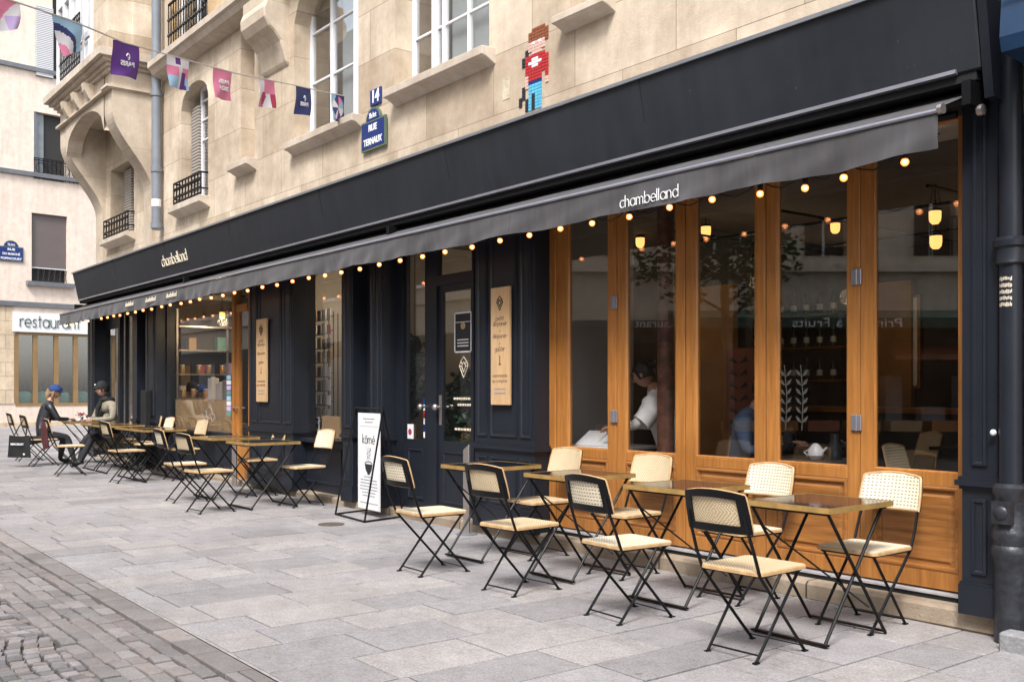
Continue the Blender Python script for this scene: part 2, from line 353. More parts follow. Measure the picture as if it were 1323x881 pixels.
# single-stroke geometric lower-case alphabet for the shop lettering (x-height 1)
def _arc(cx,cy,r,a0,a1,n=14): return [(cx+r*math.cos(R(a0+(a1-a0)*i/n)),cy+r*math.sin(R(a0+(a1-a0)*i/n))) for i in range(n+1)]
_O=_arc(.5,.5,.5,0,360,20)
GLY={'a':([_O,[(1,0),(1,1)]],1.28),'b':([[(0,0),(0,1.6)],_O],1.28),'c':([_arc(.5,.5,.5,48,312)],1.08),'d':([_O,[(1,0),(1,1.6)]],1.32),
'e':([[(0,.5),(1,.5)]+_arc(.5,.5,.5,0,312)],1.22),'g':([_O,[(1,1),(1,-.1)]+_arc(.5,-.1,.5,0,-145)],1.3),'h':([[(0,0),(0,1.6)],[(0,.6)]+_arc(.4,.6,.4,180,0)+[(.8,0)]],1.12),
'j':([[(.25,1),(.25,-.25),(.1,-.42),(-.05,-.42)],[(.25,1.3),(.25,1.38)]],.6),'i':([[(0,0),(0,1)],[(0,1.3),(0,1.38)]],.36),'k':([[(0,0),(0,1.6)],[(.65,1),(.05,.45),(.7,0)]],.98),'l':([[(0,0),(0,1.6)]],.36),
'm':([[(0,0),(0,1)],[(0,.65)]+_arc(.34,.65,.34,180,0,8)+[(.68,0)],[(.68,.65)]+_arc(1.02,.65,.34,180,0,8)+[(1.36,0)]],1.7),'n':([[(0,0),(0,1)],[(0,.6)]+_arc(.4,.6,.4,180,0)+[(.8,0)]],1.14),
'o':([_O],1.26),'p':([[(0,-.55),(0,1)],_O],1.28),'r':([[(0,0),(0,1)],[(0,.55)]+_arc(.4,.6,.4,180,65,8)],.76),'s':([[(.62,.85),(.45,.98),(.2,.96),(.08,.78),(.15,.6),(.5,.44),(.64,.26),(.5,.06),(.22,0),(.02,.14)]],.9),
't':([[(.25,0),(.25,1.42)],[(0,1),(.55,1)]],.78),'u':([[(0,1),(0,.4)]+_arc(.4,.4,.4,180,360)+[(.8,1)],[(.8,.4),(.8,0)]],1.14),' ':([],.6)}
GLY['é']=([*GLY['e'][0],[(.4,1.2),(.68,1.5)]],1.22); GLY['û']=([*GLY['u'][0],[(.15,1.2),(.4,1.45),(.65,1.2)]],1.14); GLY['ō']=([*GLY['o'][0],[(.2,1.3),(.8,1.3)]],1.26)
def geo(word,width,h,w,m,T,parent,name='lettering'):
    x=0; st=[]
    for ch in word:
        g,adv=GLY[ch]
        for pl in g: st.append([(x+a,b_) for a,b_ in pl])
        x+=adv
    tot=x-.28; b=MB(); sx=width/tot
    for pl in st: b.tube([T@Vector(((a-tot/2)*sx,(b_-.5)*h,0)) for a,b_ in pl],w,5)
    return b.build(name,m,parent)
# ================================================================ GROUND
def slabs(name,m,xr,yr,wr,lr,cols,gap=.008,h=.03,along='y',zoff=0,skip=None,jit=.002,seed=3):
    rnd=random.Random(seed); vs=[];fs=[];tints=[]
    x=xr[0]
    while x<xr[1]:
        w=rnd.uniform(*wr); y=yr[0]-rnd.uniform(0,lr[0])
        while y<yr[1]:
            l=rnd.uniform(*lr); a,b_,c,d=x+gap/2,min(x+w,xr[1])-gap/2,max(y,yr[0])+gap/2,min(y+l,yr[1])-gap/2
            y+=l
            if d-c<.03 or b_-a<.03: continue
            if skip and skip((a+b_)/2,(c+d)/2): continue
            z=zoff+rnd.uniform(-jit,jit); e=.0025; o=len(vs)
            for (ax,bx,cy,dy,zz) in ((a,b_,c,d,-h),(a,b_,c,d,-e),(a+e,b_-e,c+e,d-e,0)):
                for X,Y in ((ax,cy),(bx,cy),(bx,dy),(ax,dy)): vs.append((X,Y,gz(X)+z+zz))
            ff=[]
            for i in (0,1):
                for j in range(4): ff.append((o+i*4+j,o+i*4+(j+1)%4,o+i*4+4+(j+1)%4,o+i*4+4+j))
            ff.append((o+8,o+9,o+10,o+11)); fs+=ff
            t=rnd.choice(cols); g=rnd.uniform(.89,.99); tints+= [(t[0]*g,t[1]*g,t[2]*g,1)]*len(ff)
        x+=w
    me=bpy.data.meshes.new(name); me.from_pydata(vs,[],fs); me.materials.append(M[m])
    at=me.color_attributes.new('tint','FLOAT_COLOR','CORNER'); flat=[]
    for p,t in zip(me.polygons,tints): flat+=list(t)*p.loop_total
    at.data.foreach_set('color',flat)
    o=bpy.data.objects.new(name,me); COL.objects.link(o); return tag(o,kind='structure')
GC=[(.345,.332,.335),(.32,.311,.318),(.36,.344,.338),(.295,.286,.293),(.335,.325,.335),(.375,.358,.352)]
slabs('pavement','granite',(-21,4.0),(2.0,6.0),(.33,.46),(.42,.80),GC,gap=.013)
slabs('cross_street_paving','granite',(-36,-21),(1.2,15),(.5,.7),(.7,1.2),GC,seed=9)
slabs('kerb_strip','cobble',(-36,4.0),(1.835,1.99),(.22,.42),(2,2.1),[(.25,.235,.23),(.30,.27,.26),(.20,.185,.18)],gap=.012,seed=4,zoff=-.004)

# cobbled carriageway laid in arcs
def cobbles(name,seed,rows,yb,pitch,curv,ytop,x0_,wr,cols,zb):
    rnd=random.Random(seed); vs=[];fs=[];ts=[]; W=1.5
    for r in rows:
        x=x0_-rnd.uniform(0,.1)
        while x<4:
            w=rnd.uniform(*wr); t=((x/W)%1)*2-1; y=yb-pitch*r+curv*t*t+rnd.uniform(-.006,.006); d=pitch*.445
            xa,xb=x+.006,x+w-.006; x+=w
            if y-d>ytop-.025 or y<-2.9: continue
            sl=curv*4*t/W*w; o=len(vs); z=rnd.uniform(-.006,.004)+zb
            q=[(xa,y-d),(xb,y-d+sl),(xb,min(ytop,y+d+sl)),(xa,min(ytop,y+d))]
            q=[(a+rnd.uniform(-.006,.006),b+rnd.uniform(-.008,.008)) for a,b in q]; cx=sum(a for a,b in q)/4; cy=sum(b for a,b in q)/4
            for s_,zz in ((1,-.04),(1,-.006),(.93,.0),(.5,.001)):
                for a,b in q: vs.append((cx+(a-cx)*s_,cy+(b-cy)*s_,gz(cx)+z+zz))
            ff=[(o+i*4+j,o+i*4+(j+1)%4,o+i*4+4+(j+1)%4,o+i*4+4+j) for i in range(3) for j in range(4)]+[(o+12,o+13,o+14,o+15)]
            fs+=ff; c=rnd.choice(cols); g=rnd.uniform(.85,1.15); ts+=[(c[0]*g,c[1]*g,c[2]*g,1)]*len(ff)
    me=bpy.data.meshes.new(name); me.from_pydata(vs,[],fs); me.materials.append(M['cobble'])
    at=me.color_attributes.new('tint','FLOAT_COLOR','CORNER'); flat=[]
    for p,t in zip(me.polygons,ts): flat+=list(t)*p.loop_total
    at.data.foreach_set('color',flat); o=bpy.data.objects.new(name,me); COL.objects.link(o); tag(o,kind='structure')
cobbles('cobbled_road',11,range(-3,58),1.27,.080,.11,1.365,-16.0,(.06,.10),[(.18,.175,.18),(.22,.205,.21),(.14,.135,.14),(.21,.185,.175),(.26,.245,.245)],-.02)
cobbles('gutter_paving',5,range(0,5),1.785,.094,0,1.830,-36,(.12,.24),[(.20,.19,.187),(.22,.205,.20),(.21,.187,.18),(.18,.172,.172),(.235,.222,.22)],-.012)
b=MB(); X0,X1=-60,50
b.add([(X0,-40,gz(X0)-.034),(X1,-40,gz(X1)-.034),(X1,40,gz(X1)-.034),(X0,40,gz(X0)-.034)],[(0,1,2,3)]); tag(b.build('ground','joint',recalc=False),kind='structure')
b=MB(); b.add([(-36,-2.95,gz(-36)-.028),(30,-2.95,gz(30)-.028),(30,-2.6,gz(30)-.028),(-36,-2.6,gz(-36)-.028)],[(0,1,2,3)])
b.add([(-36,1.37,gz(-36)-.03),(-16,1.37,gz(-16)-.03),(-16,-2.6,gz(-16)-.03),(-36,-2.6,gz(-36)-.03)],[(0,1,2,3)])
b.add([(4,1.37,gz(4)-.03),(30,1.37,gz(30)-.03),(30,-2.6,gz(30)-.03),(4,-2.6,gz(4)-.03)],[(0,1,2,3)]); tag(b.build('road','asphalt'),kind='structure')
b=MB(); b.box(-9,30,-8.5,-2.95,-.3,.10); tag(b.build('opposite_pavement','asphalt'),kind='structure')
# mortar line beside the kerb strip
b=MB()
for y0,y1 in ((1.986,2.004),): b.add([(-30,y0,gz(-30)-.003),(4,y0,gz(4)-.003),(4,y1,gz(4)-.003),(-30,y1,gz(-30)-.003)],[(0,1,2,3)])
M['mortar']=mat('pale_mortar',(.27,.255,.245),.9,var=.3,vs=12); tag(b.build('mortar_joint','mortar'),kind='structure')
# ================================================================ CAFE BUILDING
PY=5.42; WY=5.60; SY=5.62; XL=-20.35; XR=-2.62
B=empty('cafe_building',((XL+XR)/2,5.6,0),label='limestone building with the long dark navy cafe front and oak folding windows',cat='building')
# --- plinth
b=MB(); b.box(XL-.02,XR+.02,5.46,5.78,-.12,.118); b.build('plinth','kerbstone',B,bevel=.02)
# --- upper wall with openings
def wallholes(name,x0,x1,z0,z1,holes,m,parent,y0=SY,y1=SY+.32,extra=None):
    xs=sorted({x0,x1}|{h[0] for h in holes}|{h[1] for h in holes}); zs=sorted({z0,z1}|{h[2] for h in holes}|{h[3] for h in holes})
    xs=[x for x in xs if x0<=x<=x1]; zs=[z for z in zs if z0<=z<=z1]; b=MB()
    for i in range(len(xs)-1):
        j=0
        while j<len(zs)-1:
            cx=(xs[i]+xs[i+1])/2; 
            def solid(jj): 
                cz=(zs[jj]+zs[jj+1])/2; return not any(h[0]<cx<h[1] and h[2]<cz<h[3] for h in holes)
            if not solid(j): j+=1; continue
            k=j
            while k<len(zs)-1 and solid(k): k+=1
            b.box(xs[i],xs[i+1],y0,y1,zs[j],zs[k]); j=k
    if extra: extra(b)
    return b.build(name,m,parent,recalc=True)
def WP(px,py,Y=SY): return wall(px,py,Y)
w1l,w1r=WP(510,0)[0],WP(632,0)[0]; w1s=WP(575,92)[1]
w2l,w2r=WP(380,0)[0],WP(463,0)[0]; w2s=WP(420,170)[1]; w2spring=WP(380,31)[1]
w3l,w3r=WP(311,0)[0],WP(329,0)[0]; w3s=WP(320,210)[1]; w3t=WP(311,38)[1]
w4l,w4r=WP(234,0)[0],WP(269,0)[0]; w4s=WP(250,262)[1]; w4t=WP(268,95)[1]
w5l,w5r=WP(143,0)[0],WP(173,0)[0]; w5s=WP(158,306)[1]
print('W',[round(v,2) for v in (w1l,w1r,w1s,w2l,w2r,w2s,w2spring,w3l,w3r,w3s,w3t,w4l,w4r,w4s,w4t,w5l,w5r,w5s)])
ZT=6.60
w0l,w0r,w0s=WP(737,0)[0],WP(790,0)[0]-.05,WP(760,14)[1]
w00l,w00r=WP(930,0)[0],WP(930,0)[0]+.5
w1t=w1s+2.15; w2t=w2spring+.45
holes=[(w1l,w1r,w1s,ZT-.35),(w2l,w2r,w2s,w2t),(w3l,w3r,w3s,w3t),(w4l,w4r,w4s,w4t),(w5l,w5r,w5s,5.5),(w0l,w0r,w0s,6.2),(w00l,w00r,5.03,6.2)]
def arches(b):
    for xl,xr,sp,tp in ((w2l,w2r,w2spring,w2t),(w4l,w4r,w4t-.32,w4t)):
        for sgn in (0,1):
            pts=[]
            for i in range(9):
                t=i/8; x=xl+(xr-xl)/2*t; z=sp+(tp-sp)*math.sqrt(max(0,1-(1-t)**2)); pts.append((x,z))
            poly=[(xl,tp)]+pts
            if sgn: poly=[(xl+xr-x,z) for x,z in poly]
            b.prism(poly,SY+.002,SY+.3,'xz')
wallholes('stone_wall',XL,4.2,2.9,ZT,holes,'stone',B,extra=arches)
b=MB(); b.box(XL,XL+.35,SY+.32,14,0,ZT+4); b.box(XL+.35,4.2,13.7,14,0,ZT+4); b.box(3.9,4.2,SY+.32,13.7,0,ZT+4); b.box(XL+.35,3.9,SY+.32,13.7,ZT-.4,ZT-.1); b.box(XL+.35,3.9,SY+.32,13.7,ZT+3.8,ZT+4); b.build('rear_wall','stone_plain',B)
# upper windows: frame + panes + sill
def sill(name,xl,xr,z,par,pr=.13,h=.14):
    b=MB(); b.prism([(SY-pr,z),(SY+.25,z+.012),(SY+.25,z-h),(SY,z-h),(SY-pr+.05,z-h*.62),(SY-pr,z-h*.55)],xl,xr,'yz'); return b.build(name,'stone_sill',par,bevel=.006)
def upwindow(xl,xr,z0,z1,cols,rows,dep=.22,fr=.06,fm='white',curtain=None,label=None):
    y=SY+dep; fb=MB(); fb.box(xl,xl+fr,y,y+.06,z0,z1); fb.box(xr-fr,xr,y,y+.06,z0,z1); fb.box(xl+fr,xr-fr,y,y+.06,z0,z0+fr); fb.box(xl+fr,xr-fr,y,y+.06,z1-fr,z1)
    for c in cols: w=c[1]; x=xl+(xr-xl)*c[0]; fb.box(x-w/2,x+w/2,y-.008,y+.05,z0+fr,z1-fr)
    for r_ in rows: z=z0+(z1-z0)*r_; fb.box(xl+fr,xr-fr,y+.006,y+.04,z-.014,z+.014)
    w=fb.build('window',fm,B,bevel=.004)
    p=MB(); p.box(xl+fr*.5,xr-fr*.5,y+.025,y+.031,z0+fr*.5,z1-fr*.5); p.build('pane','glass_dark',w)
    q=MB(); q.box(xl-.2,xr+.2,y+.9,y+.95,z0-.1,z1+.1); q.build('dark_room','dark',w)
    if curtain: c=MB(); c.box(xl+(xr-xl)*curtain[0],xl+(xr-xl)*curtain[1],y+.10,y+.11,z0,z1); c.build('blind','blindm',w)
    return w
M['blindm']=mat('pale_blind',(.46,.52,.54),.7,var=.04)
w=upwindow(w1l,w1r,w1s,ZT-.35,[(.26,.10),(.36,.045),(.62,.02),(.87,.07)],[.36,.72],curtain=(.37,.86)); sill('sill',w1l+.02,w1r+.10,w1s,w,.16,.15)
w=upwindow(w2l,w2r,w2s,w2t,[(.36,.06),(.74,.02),(.92,.05)],[.40,.72],curtain=(.42,.72)); sill('sill',w2l-.02,w2r+.1,w2s,w,.14,.15)
b=MB(); b.box(w2r-.17,w2r,SY+.03,SY+.2,w2s,w2t-.1); b.build('folded_shutter','white',w)
b=MB(); b.box(w3l,w3r,SY+.24,SY+.3,w3s,w3t); w=b.build('blind_niche','stone_plain',B); sill('sill',w3l-.12,w3r+.07,w3s,w,.16,.16)
w=upwindow(w4l+.30,w4r,w4s,w4t,[(.5,.03)],[.55,.72,.88],dep=.2); sill('sill',w4l-.14,w4r+.08,w4s,w,.17,.17)
b=MB(); b.box(w4l+.02,w4l+.34,SY+.16,SY+.2,w4s,w4t-.28); b.build('louvred_shutter','slats',w)
w4=w
w=upwindow(w5l+.45,w5r,w5s,5.5,[(.5,.03)],[.6],dep=.2); sill('sill',w5l-.16,w5r+.1,w5s,w,.17,.15); w5=w
b=MB(); b.box(w5l+.35,w5l+.75,SY+.15,SY+.19,w5s,5.45); b.build('louvred_shutter','slats',w)
w=upwindow(w0l,w0r,w0s,6.2,[(.5,.05)],[.5]); sill('sill',w0l-.08,w0r+.1,w0s,w,.15,.11)
w=upwindow(w00l,w00r,5.03,6.2,[(.5,.05)],[.5]); sill('sill',w00l-.06,w00r+.1,5.03,w,.12,.12)
def railing(xl,xr,z0,z1,y,par,n=9):
    b=MB(); t=.012
    for z in (z0+.02,z0+.10,z1-.09,z1): b.box(xl,xr,y-t,y+t,z-t,z+t)
    for i in range(n+1):
        x=xl+(xr-xl)*i/n; b.box(x-.008,x+.008,y-.008,y+.008,z0,z1)
    for i in range(n):
        x=xl+(xr-xl)*(i+.5)/n; r_=min((xr-xl)/n*.42,(z1-z0)*.26); zc=(z0+z1)/2
        b.tube([(x+r_*math.cos(a*PI/5),y,zc+r_*math.sin(a*PI/5)) for a in range(10)],.008,5,closed=True)
    for x in (xl,xr): b.box(x-.012,x+.012,y,SY+.05,z1-.012,z1+.012); b.box(x-.012,x+.012,y,SY+.05,z0+.08,z0+.1)
    return b.build('railing','black',par)
railing(w4l-.02,w4r,w4s+.03,w4s+.36,SY-.11,w4); railing(w5l-.05,w5r+.03,w5s+.03,w5s+.36,SY-.11,w5)
# ledge, console and second storey
lx0=-16.55
b=MB(); prof=[(5.34,6.715),(5.34,6.62),(5.38,6.59),(5.42,6.52),(5.5,6.48),(5.66,6.45),(5.66,6.715)]
b.prism(prof,lx0,2,'yz'); b.build('balcony_ledge','stone_sill',B)
cx0,cx1=-12.60,-11.84
b=MB(); pr=[(SY+.02,5.50),(5.58,5.56),(5.54,5.70),(5.50,5.82),(5.42,5.92),(5.34,5.98),(5.28,6.08),(5.27,6.20),(5.31,6.30),(5.31,6.45),(SY+.02,6.45)]
b.prism(pr,cx0,cx1,'yz'); b.build('console_bracket','stone_plain',B,bevel=.02)
hx0,hx1=WP(224,0,5.72)[0],WP(268,0,5.72)[0]
wallholes('brick_wall',lx0,4.2,6.60,10.6,[(hx0,hx1,6.715,9.3)],'brick',B,y0=5.72,y1=6.0)
bw=upwindow(hx0,hx1,6.73,9.3,[(.5,.05)],[.5,.8])
b=MB(); yy=5.66
for z in (6.78,7.7): b.box(hx0-.05,hx1+.05,yy-.015,yy+.015,z-.015,z+.015)
n=14
for i in range(n+1):
    x=hx0-.05+(hx1-hx0+.1)*i/n; b.tube([(x,yy,6.72),(x,yy,7.7)],.010,5)
    for z in (6.95,7.2,7.45): b.sphere((x,yy,z),.024,6,4,(1,1,1.6))
b.build('railing','black',bw)
# --- oriel on curved stone ribs
ox0,ox1,oy=-20.3,-17.0,4.85
zt=6.62
def Sprof(d=0):
    pts=[]
    for i in range(41):
        t=i/40; z=3.62+t*(zt-3.62)
        if z<4.70: y=SY-.06
        else:
            u=(z-4.70)/(6.0-4.70); u=min(1,u); s=u*u*(3-2*u); y=SY-.06-(SY-.06-oy-.06)*s
        pts.append((y+d,z))
    return pts
OR=B
for nm,a,c in (('rib',ox0,ox0+.46),('rib',ox1-.42,ox1)):
    b=MB(); P_=Sprof(); b.prism(P_+[(SY+.05,zt),(SY+.05,3.62)],a,c,'yz'); b.build('curved_rib','stone_plain',OR)
# curved shell closing the top between the ribs, with an arched lower edge
b=MB(); n=14; A=[];C_=[]
for i in range(n+1):
    t=i/n; x=ox0+.46+(ox1-.42-ox0-.46)*t; ar=5.72+.52*math.sqrt(max(0,1-(2*t-1)**2))
    A.append((x,ar))
for i in range(n):
    (xa,za),(xb,zb)=A[i],A[i+1]
    zl=(za+zb)/2
    u=min(1,max(0,(zl-4.35)/1.6)); s=u*u*(3-2*u); yf=SY-.06-(SY-.12-oy)*s
    b.add([(xa,oy+.05,za),(xb,oy+.05,zb),(xb,oy+.05,zt),(xa,oy+.05,zt),(xa,oy+.32,za+.02),(xb,oy+.32,zb+.02),(xb,oy+.32,zt),(xa,oy+.32,zt)],[(0,1,2,3),(0,4,5,1),(4,7,6,5),(3,2,6,7)])
b.box(ox0+.45,ox1-.41,oy+.31,SY+.02,zt-.28,zt-.02); b.build('arched_apron','stone_plain',OR)
# cornice in steps
b=MB()
for e,z0,z1 in ((.0,6.62,6.68),(.05,6.68,6.74),(.12,6.74,6.80),(.20,6.80,6.92),(.14,6.92,6.95)):
    b.box(ox0-e,ox1+e,oy-e,SY+.05,z0,z1)
b.build('oriel_cornice','stone_sill',OR)
b=MB(); b.box(ox0-.02,ox1+.02,oy-.02,SY,6.32,6.36); b.box(ox1-.3,ox1+.05,oy-.04,SY,6.34,6.38)
for xx in (ox0+.8,ox0+1.5,ox0+2.2): b.prism([(oy+.05,6.3),(oy-.04,6.36),(oy-.12,6.5),(oy-.14,6.62),(oy+.05,6.62)],xx,xx+.14,'yz')
b.build('string_moulding','stone_plain',OR)
# white timber bay on top + stone pier
wb=MB(); wb.box(ox0+.05,ox1-1.0,oy+.02,oy+.10,6.95,7.55)
for x in [ox0+.05+(ox1-1.05-ox0)*i/5 for i in range(6)]: wb.box(x-.05,x+.05,oy-.01,oy+.12,6.95,10.4)
for z in (7.55,8.6,9.8): wb.box(ox0,ox1-1.0,oy-.005,oy+.11,z-.05,z+.05)
wb.rings(ox0+.2,ox1-1.1,7.03,7.45,oy+.0,[(0,0),(.03,.015),(.06,0),(.08,-.01)],fill=True)
wbo=wb.build('timber_bay','white',OR)
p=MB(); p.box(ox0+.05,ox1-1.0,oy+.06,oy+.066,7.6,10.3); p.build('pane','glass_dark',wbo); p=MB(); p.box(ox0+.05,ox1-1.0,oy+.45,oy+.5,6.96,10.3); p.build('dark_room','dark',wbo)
b=MB(); x0,x1=ox0+.9,ox1-1.1
for z in (7.0,7.1,7.75,7.85): b.box(x0,x1,oy-.17,oy-.15,z-.012,z+.012)
for i in range(13):
    x=x0+(x1-x0)*i/12; b.box(x-.009,x+.009,oy-.168,oy-.152,7.0,7.85)
    if i<12:
        xc=x+(x1-x0)/24; b.tube([(xc+.06*math.cos(a*PI/4),oy-.16,7.42+.16*math.sin(a*PI/4)) for a in range(8)],.008,4,closed=True)
b.build('railing','black',wbo)
b=MB(); b.box(ox1-1.0,ox1-.02,oy+.02,SY+.3,6.95,10.6); b.box(ox1-.4,ox1,oy+.4,SY+.3,6.95,10.6); b.build('stone_pier','stone',OR)
b=MB(); b.box(ox1,lx0+.02,SY+.02,SY+.3,6.72,10.6); b.box(XL,ox1-.3,SY+.05,SY+.3,6.72,10.6); b.build('upper_wall','stone_plain',OR)
# grey rainwater pipe
gx=wx(202,5.5)
b=MB(); b.tube([(gx,5.5,4.0),(gx,5.5,10.6)],.075,14); pp=b.build('drainpipe','pipe_grey',B,smooth=True)
for z in (4.02,4.95,6.2): b=MB(); b.tube([(gx,5.5,z),(gx,5.5,z+.09)],.09,14); b.box(gx-.02,gx+.02,5.5,SY,z+.03,z+.06); b.build('pipe_collar','pipe_grey',pp,smooth=True)
b=MB(); b.tube([(gx,5.5,4.38),(gx,5.5,4.5)],.077,14); b.build('pale_band','paper',pp)
# --- fascia (slanted canvas board) + trims
fyT,fzT,fyB,fzB=5.14,3.60,5.25,3.07
b=MB(); b.prism([(fyT,fzT),(fyB,fzB),(5.60,fzB),(5.60,fzT+.02)],XL,XR-.03,'yz'); fas=b.build('fascia','fascia',B,bevel=.008)
b=MB(); b.prism([(fyT-.015,fzT-.01),(fyT-.015,fzT+.015),(SY,fzT+.07),(SY,fzT+.02)],XL-.02,XR,'yz'); b.build('lead_flashing','zinc',fas)
b=MB(); b.prism([(SY-.05,fzT+.06),(SY-.02,fzT+.12),(SY,fzT+.13),(SY,fzT+.04)],XL,XR,'yz')
M['mortarstone']=mat('rough_pale_mortar',(.55,.48,.36),.95,var=.3,vs=6,bst=1,bs=30); b.build('mortar_fillet','mortarstone',fas)
for xs_ in (-5.1,-7.6,-10.1,-12.7,-15.2,-17.8):
    b=MB(); b.prism([(fyT-.003,fzT-.01),(fyB-.003,fzB+.03),(fyB+.003,fzB+.03),(fyT+.003,fzT-.01)],xs_,xs_+.006,'yz'); b.build('board_joint','rubber',fas)
b=MB(); b.prism([(fyB-.022,fzB+.0),(fyB-.02,fzB+.022),(fyB+.01,fzB+.02),(fyB+.01,fzB-.004)],XL+.1,-2.78,'yz'); b.build('drip_rail','silver',fas)
b=MB(); b.prism([(5.20,4.3),(fyT+.02,fzT-.02),(fyB+.02,fzB-.16),(5.6,fzB-.16),(5.6,4.3)],XR-.02,XR+.03,'yz'); b.build('end_board','navy',B)
T_=face_T(0,0,0)
ang=math.atan2(fyB-fyT,fzT-fzB)
x,z=wall(226,336,5.20); xa,xb=wall(210,336,5.2)[0],wall(242,336,5.2)[0]
yl=fyT+(fzT-z)/(fzT-fzB)*(fyB-fyT)
geo('chambelland',xb-xa,.105,.0075,'cream',face_T((xa+xb)/2,yl-.008,z,R(11.7)),fas)
# --- ground floor carcass: lintel, back panels between openings
openings=[]  # (xl,xr,z0,z1)
def X(px,Y=WY): return wx(px,Y)
b=MB(); b.box(XL,XR,WY+.02,5.66,2.96,3.07); b.build('lintel','navy',B); b=MB(); b.box(XL+.03,XR-.06,5.40,5.596,2.935,3.068); b.box(XL+.03,XR-.06,5.262,5.40,3.02,3.068); b.build('awning_shadow_gap','rubber',B)  # solid black boxes stand in for the shadow gap under the fascia
def pilaster(x0,x1,cols,y=PY,name='pilaster',base=.105):
    b=MB(); b.box(x0,x1,y,5.72,base,3.06); b.box(x0-.012,x1+.012,y-.022,5.7,base,.27); b.box(x0-.008,x1+.008,y-.014,5.69,.27,.285)
    for z0,z1,e in ((.80,.82,.012),(.82,.85,.03),(.85,.87,.016)): b.box(x0-e,x1+e,y-e,5.68,z0,z1)
    W=x1-x0; m=.03
    for (u0,u1) in cols:
        for z0,z1 in ((.33,.75),(.93,2.9)):
            b.rings(x0+W*u0,x0+W*u1,z0,z1,y,[(0,0),(.004,.014),(.018,.016),(.026,.004),(.034,.004)],fill=True)
            b.rings(x0+W*u0+.036,x0+W*u1-.036,z0+.036,z1-.036,y,[(0,.005),(.008,-.002),(.015,.006)],fill=True) if W*(u1-u0)>.14 else None
    return b.build(name,'navy',B)
pilaster(wx(1243,PY),wx(1289,PY),[(.28,.72)])
pilaster(wx(614,PY),-6.62,[(.05,.22),(.28,.72),(.78,.95)])
pilaster(wx(478,PY),wx(496,PY),[(.12,.46),(.54,.88)])
pilaster(wx(443,PY),wx(456,PY),[(.2,.8)])
pilaster(wx(322,PY),wx(379,PY),[(.04,.20),(.26,.74),(.80,.96)])
pilaster(wx(188,PY),wx(202,PY),[(.2,.8)])
pilaster(wx(171,PY),wx(177,PY),[])
pilaster(XL,wx(122,PY),[(.2,.8)])
# recessed dark wall panels (closed bays)
def bay(px0,px1,z0,z1,y=WY,panel=True,par=None,nm='wall_panel'):
    b=MB(); b.box(X(px0,y),X(px1,y),y,y+.08,z0,z1)
    if panel: b.rings(X(px0,y)+.05,X(px1,y)-.05,z0+.08,z1-.08,y,[(0,0),(.004,.012),(.02,.012),(.03,0)],fill=False)
    return b.build(nm,'navy',par or B)
bay(454,515,.118,3.0)
bay(176,217,.118,3.0)
bay(378,386,.118,3.0,panel=False)
# shop windows
def shopwin(px0,px1,z0,z1,px_glass=None,mull=()):
    xl,xr=X(px0),X(px1); b=MB(); f=.05
    b.box(xl,xl+f,WY-.02,WY+.05,z0,z1); b.box(xr-f,xr,WY-.02,WY+.05,z0,z1); b.box(xl+f,xr-f,WY-.02,WY+.05,z1-f,z1); b.box(xl-.02,xr+.02,WY-.09,WY+.05,z0-.04,z0)
    b.box(xl,xr,WY,WY+.06,.118,z0-.04)
    b.rings(xl+.08,xr-.08,.22,z0-.1,WY,[(0,0),(.004,.012),(.02,.012),(.03,0)],fill=False)
    for m in mull: x=X(m); b.box(x-.02,x+.02,WY-.015,WY+.04,z0,z1-f)
    w=b.build('shop_window','navy',B)
    g=MB(); g.box(xl+f*.6,xr-f*.6,WY+.02,WY+.026,z0-.01,z1-f*.6); g.build('pane','glass',w); return w
sw1=shopwin(386,446,.76,2.98); sw2=shopwin(216,303,.74,2.98)
sw3=shopwin(155,174,.6,2.98,mull=(163,))
# far-left glazed door
xl,xr=X(124),X(155)
b=MB(); b.box(xl,xl+.12,WY,WY+.05,.12,2.96); b.box(xr-.12,xr,WY,WY+.05,.12,2.96); b.box(xl+.12,xr-.12,WY,WY+.05,.12,.5); b.box(xl+.12,xr-.12,WY,WY+.05,2.5,2.96); b.box(xl+.12,xr-.12,WY,WY+.05,.5,.52)
d0=b.build('door','navy',B); b=MB(); b.box(xl+.1,xr-.1,WY+.02,WY+.026,.5,2.5); b.build('pane','glass',d0)
b=MB(); b.tube([(xr-.06,WY-.05,1.0),(xr-.06,WY-.05,1.5)],.012,8); b.build('handle','steel',d0)
# navy double door bay (px 513..614)
def X6(c): return X(c)
b=MB(); xa,xb=X(513),X(614)
b.box(xa,X(523),WY-.03,WY+.07,.118,3.0); b.box(xb-.03,xb,WY-.02,WY+.07,.118,3.0)
xm0,xm1=X(552.5),X(566)
b.box(xm0,xm1,WY-.02,WY+.05,.118,3.0)
b.box(xm1,xb-.03,WY-.02,WY+.05,2.40,2.50); b.box(xm1,xb-.03,WY-.02,WY+.05,2.9,3.0); b.box(X(523),xm0,WY-.01,WY+.05,2.9,3.0)
dfr=b.build('door_frame','navy',B)
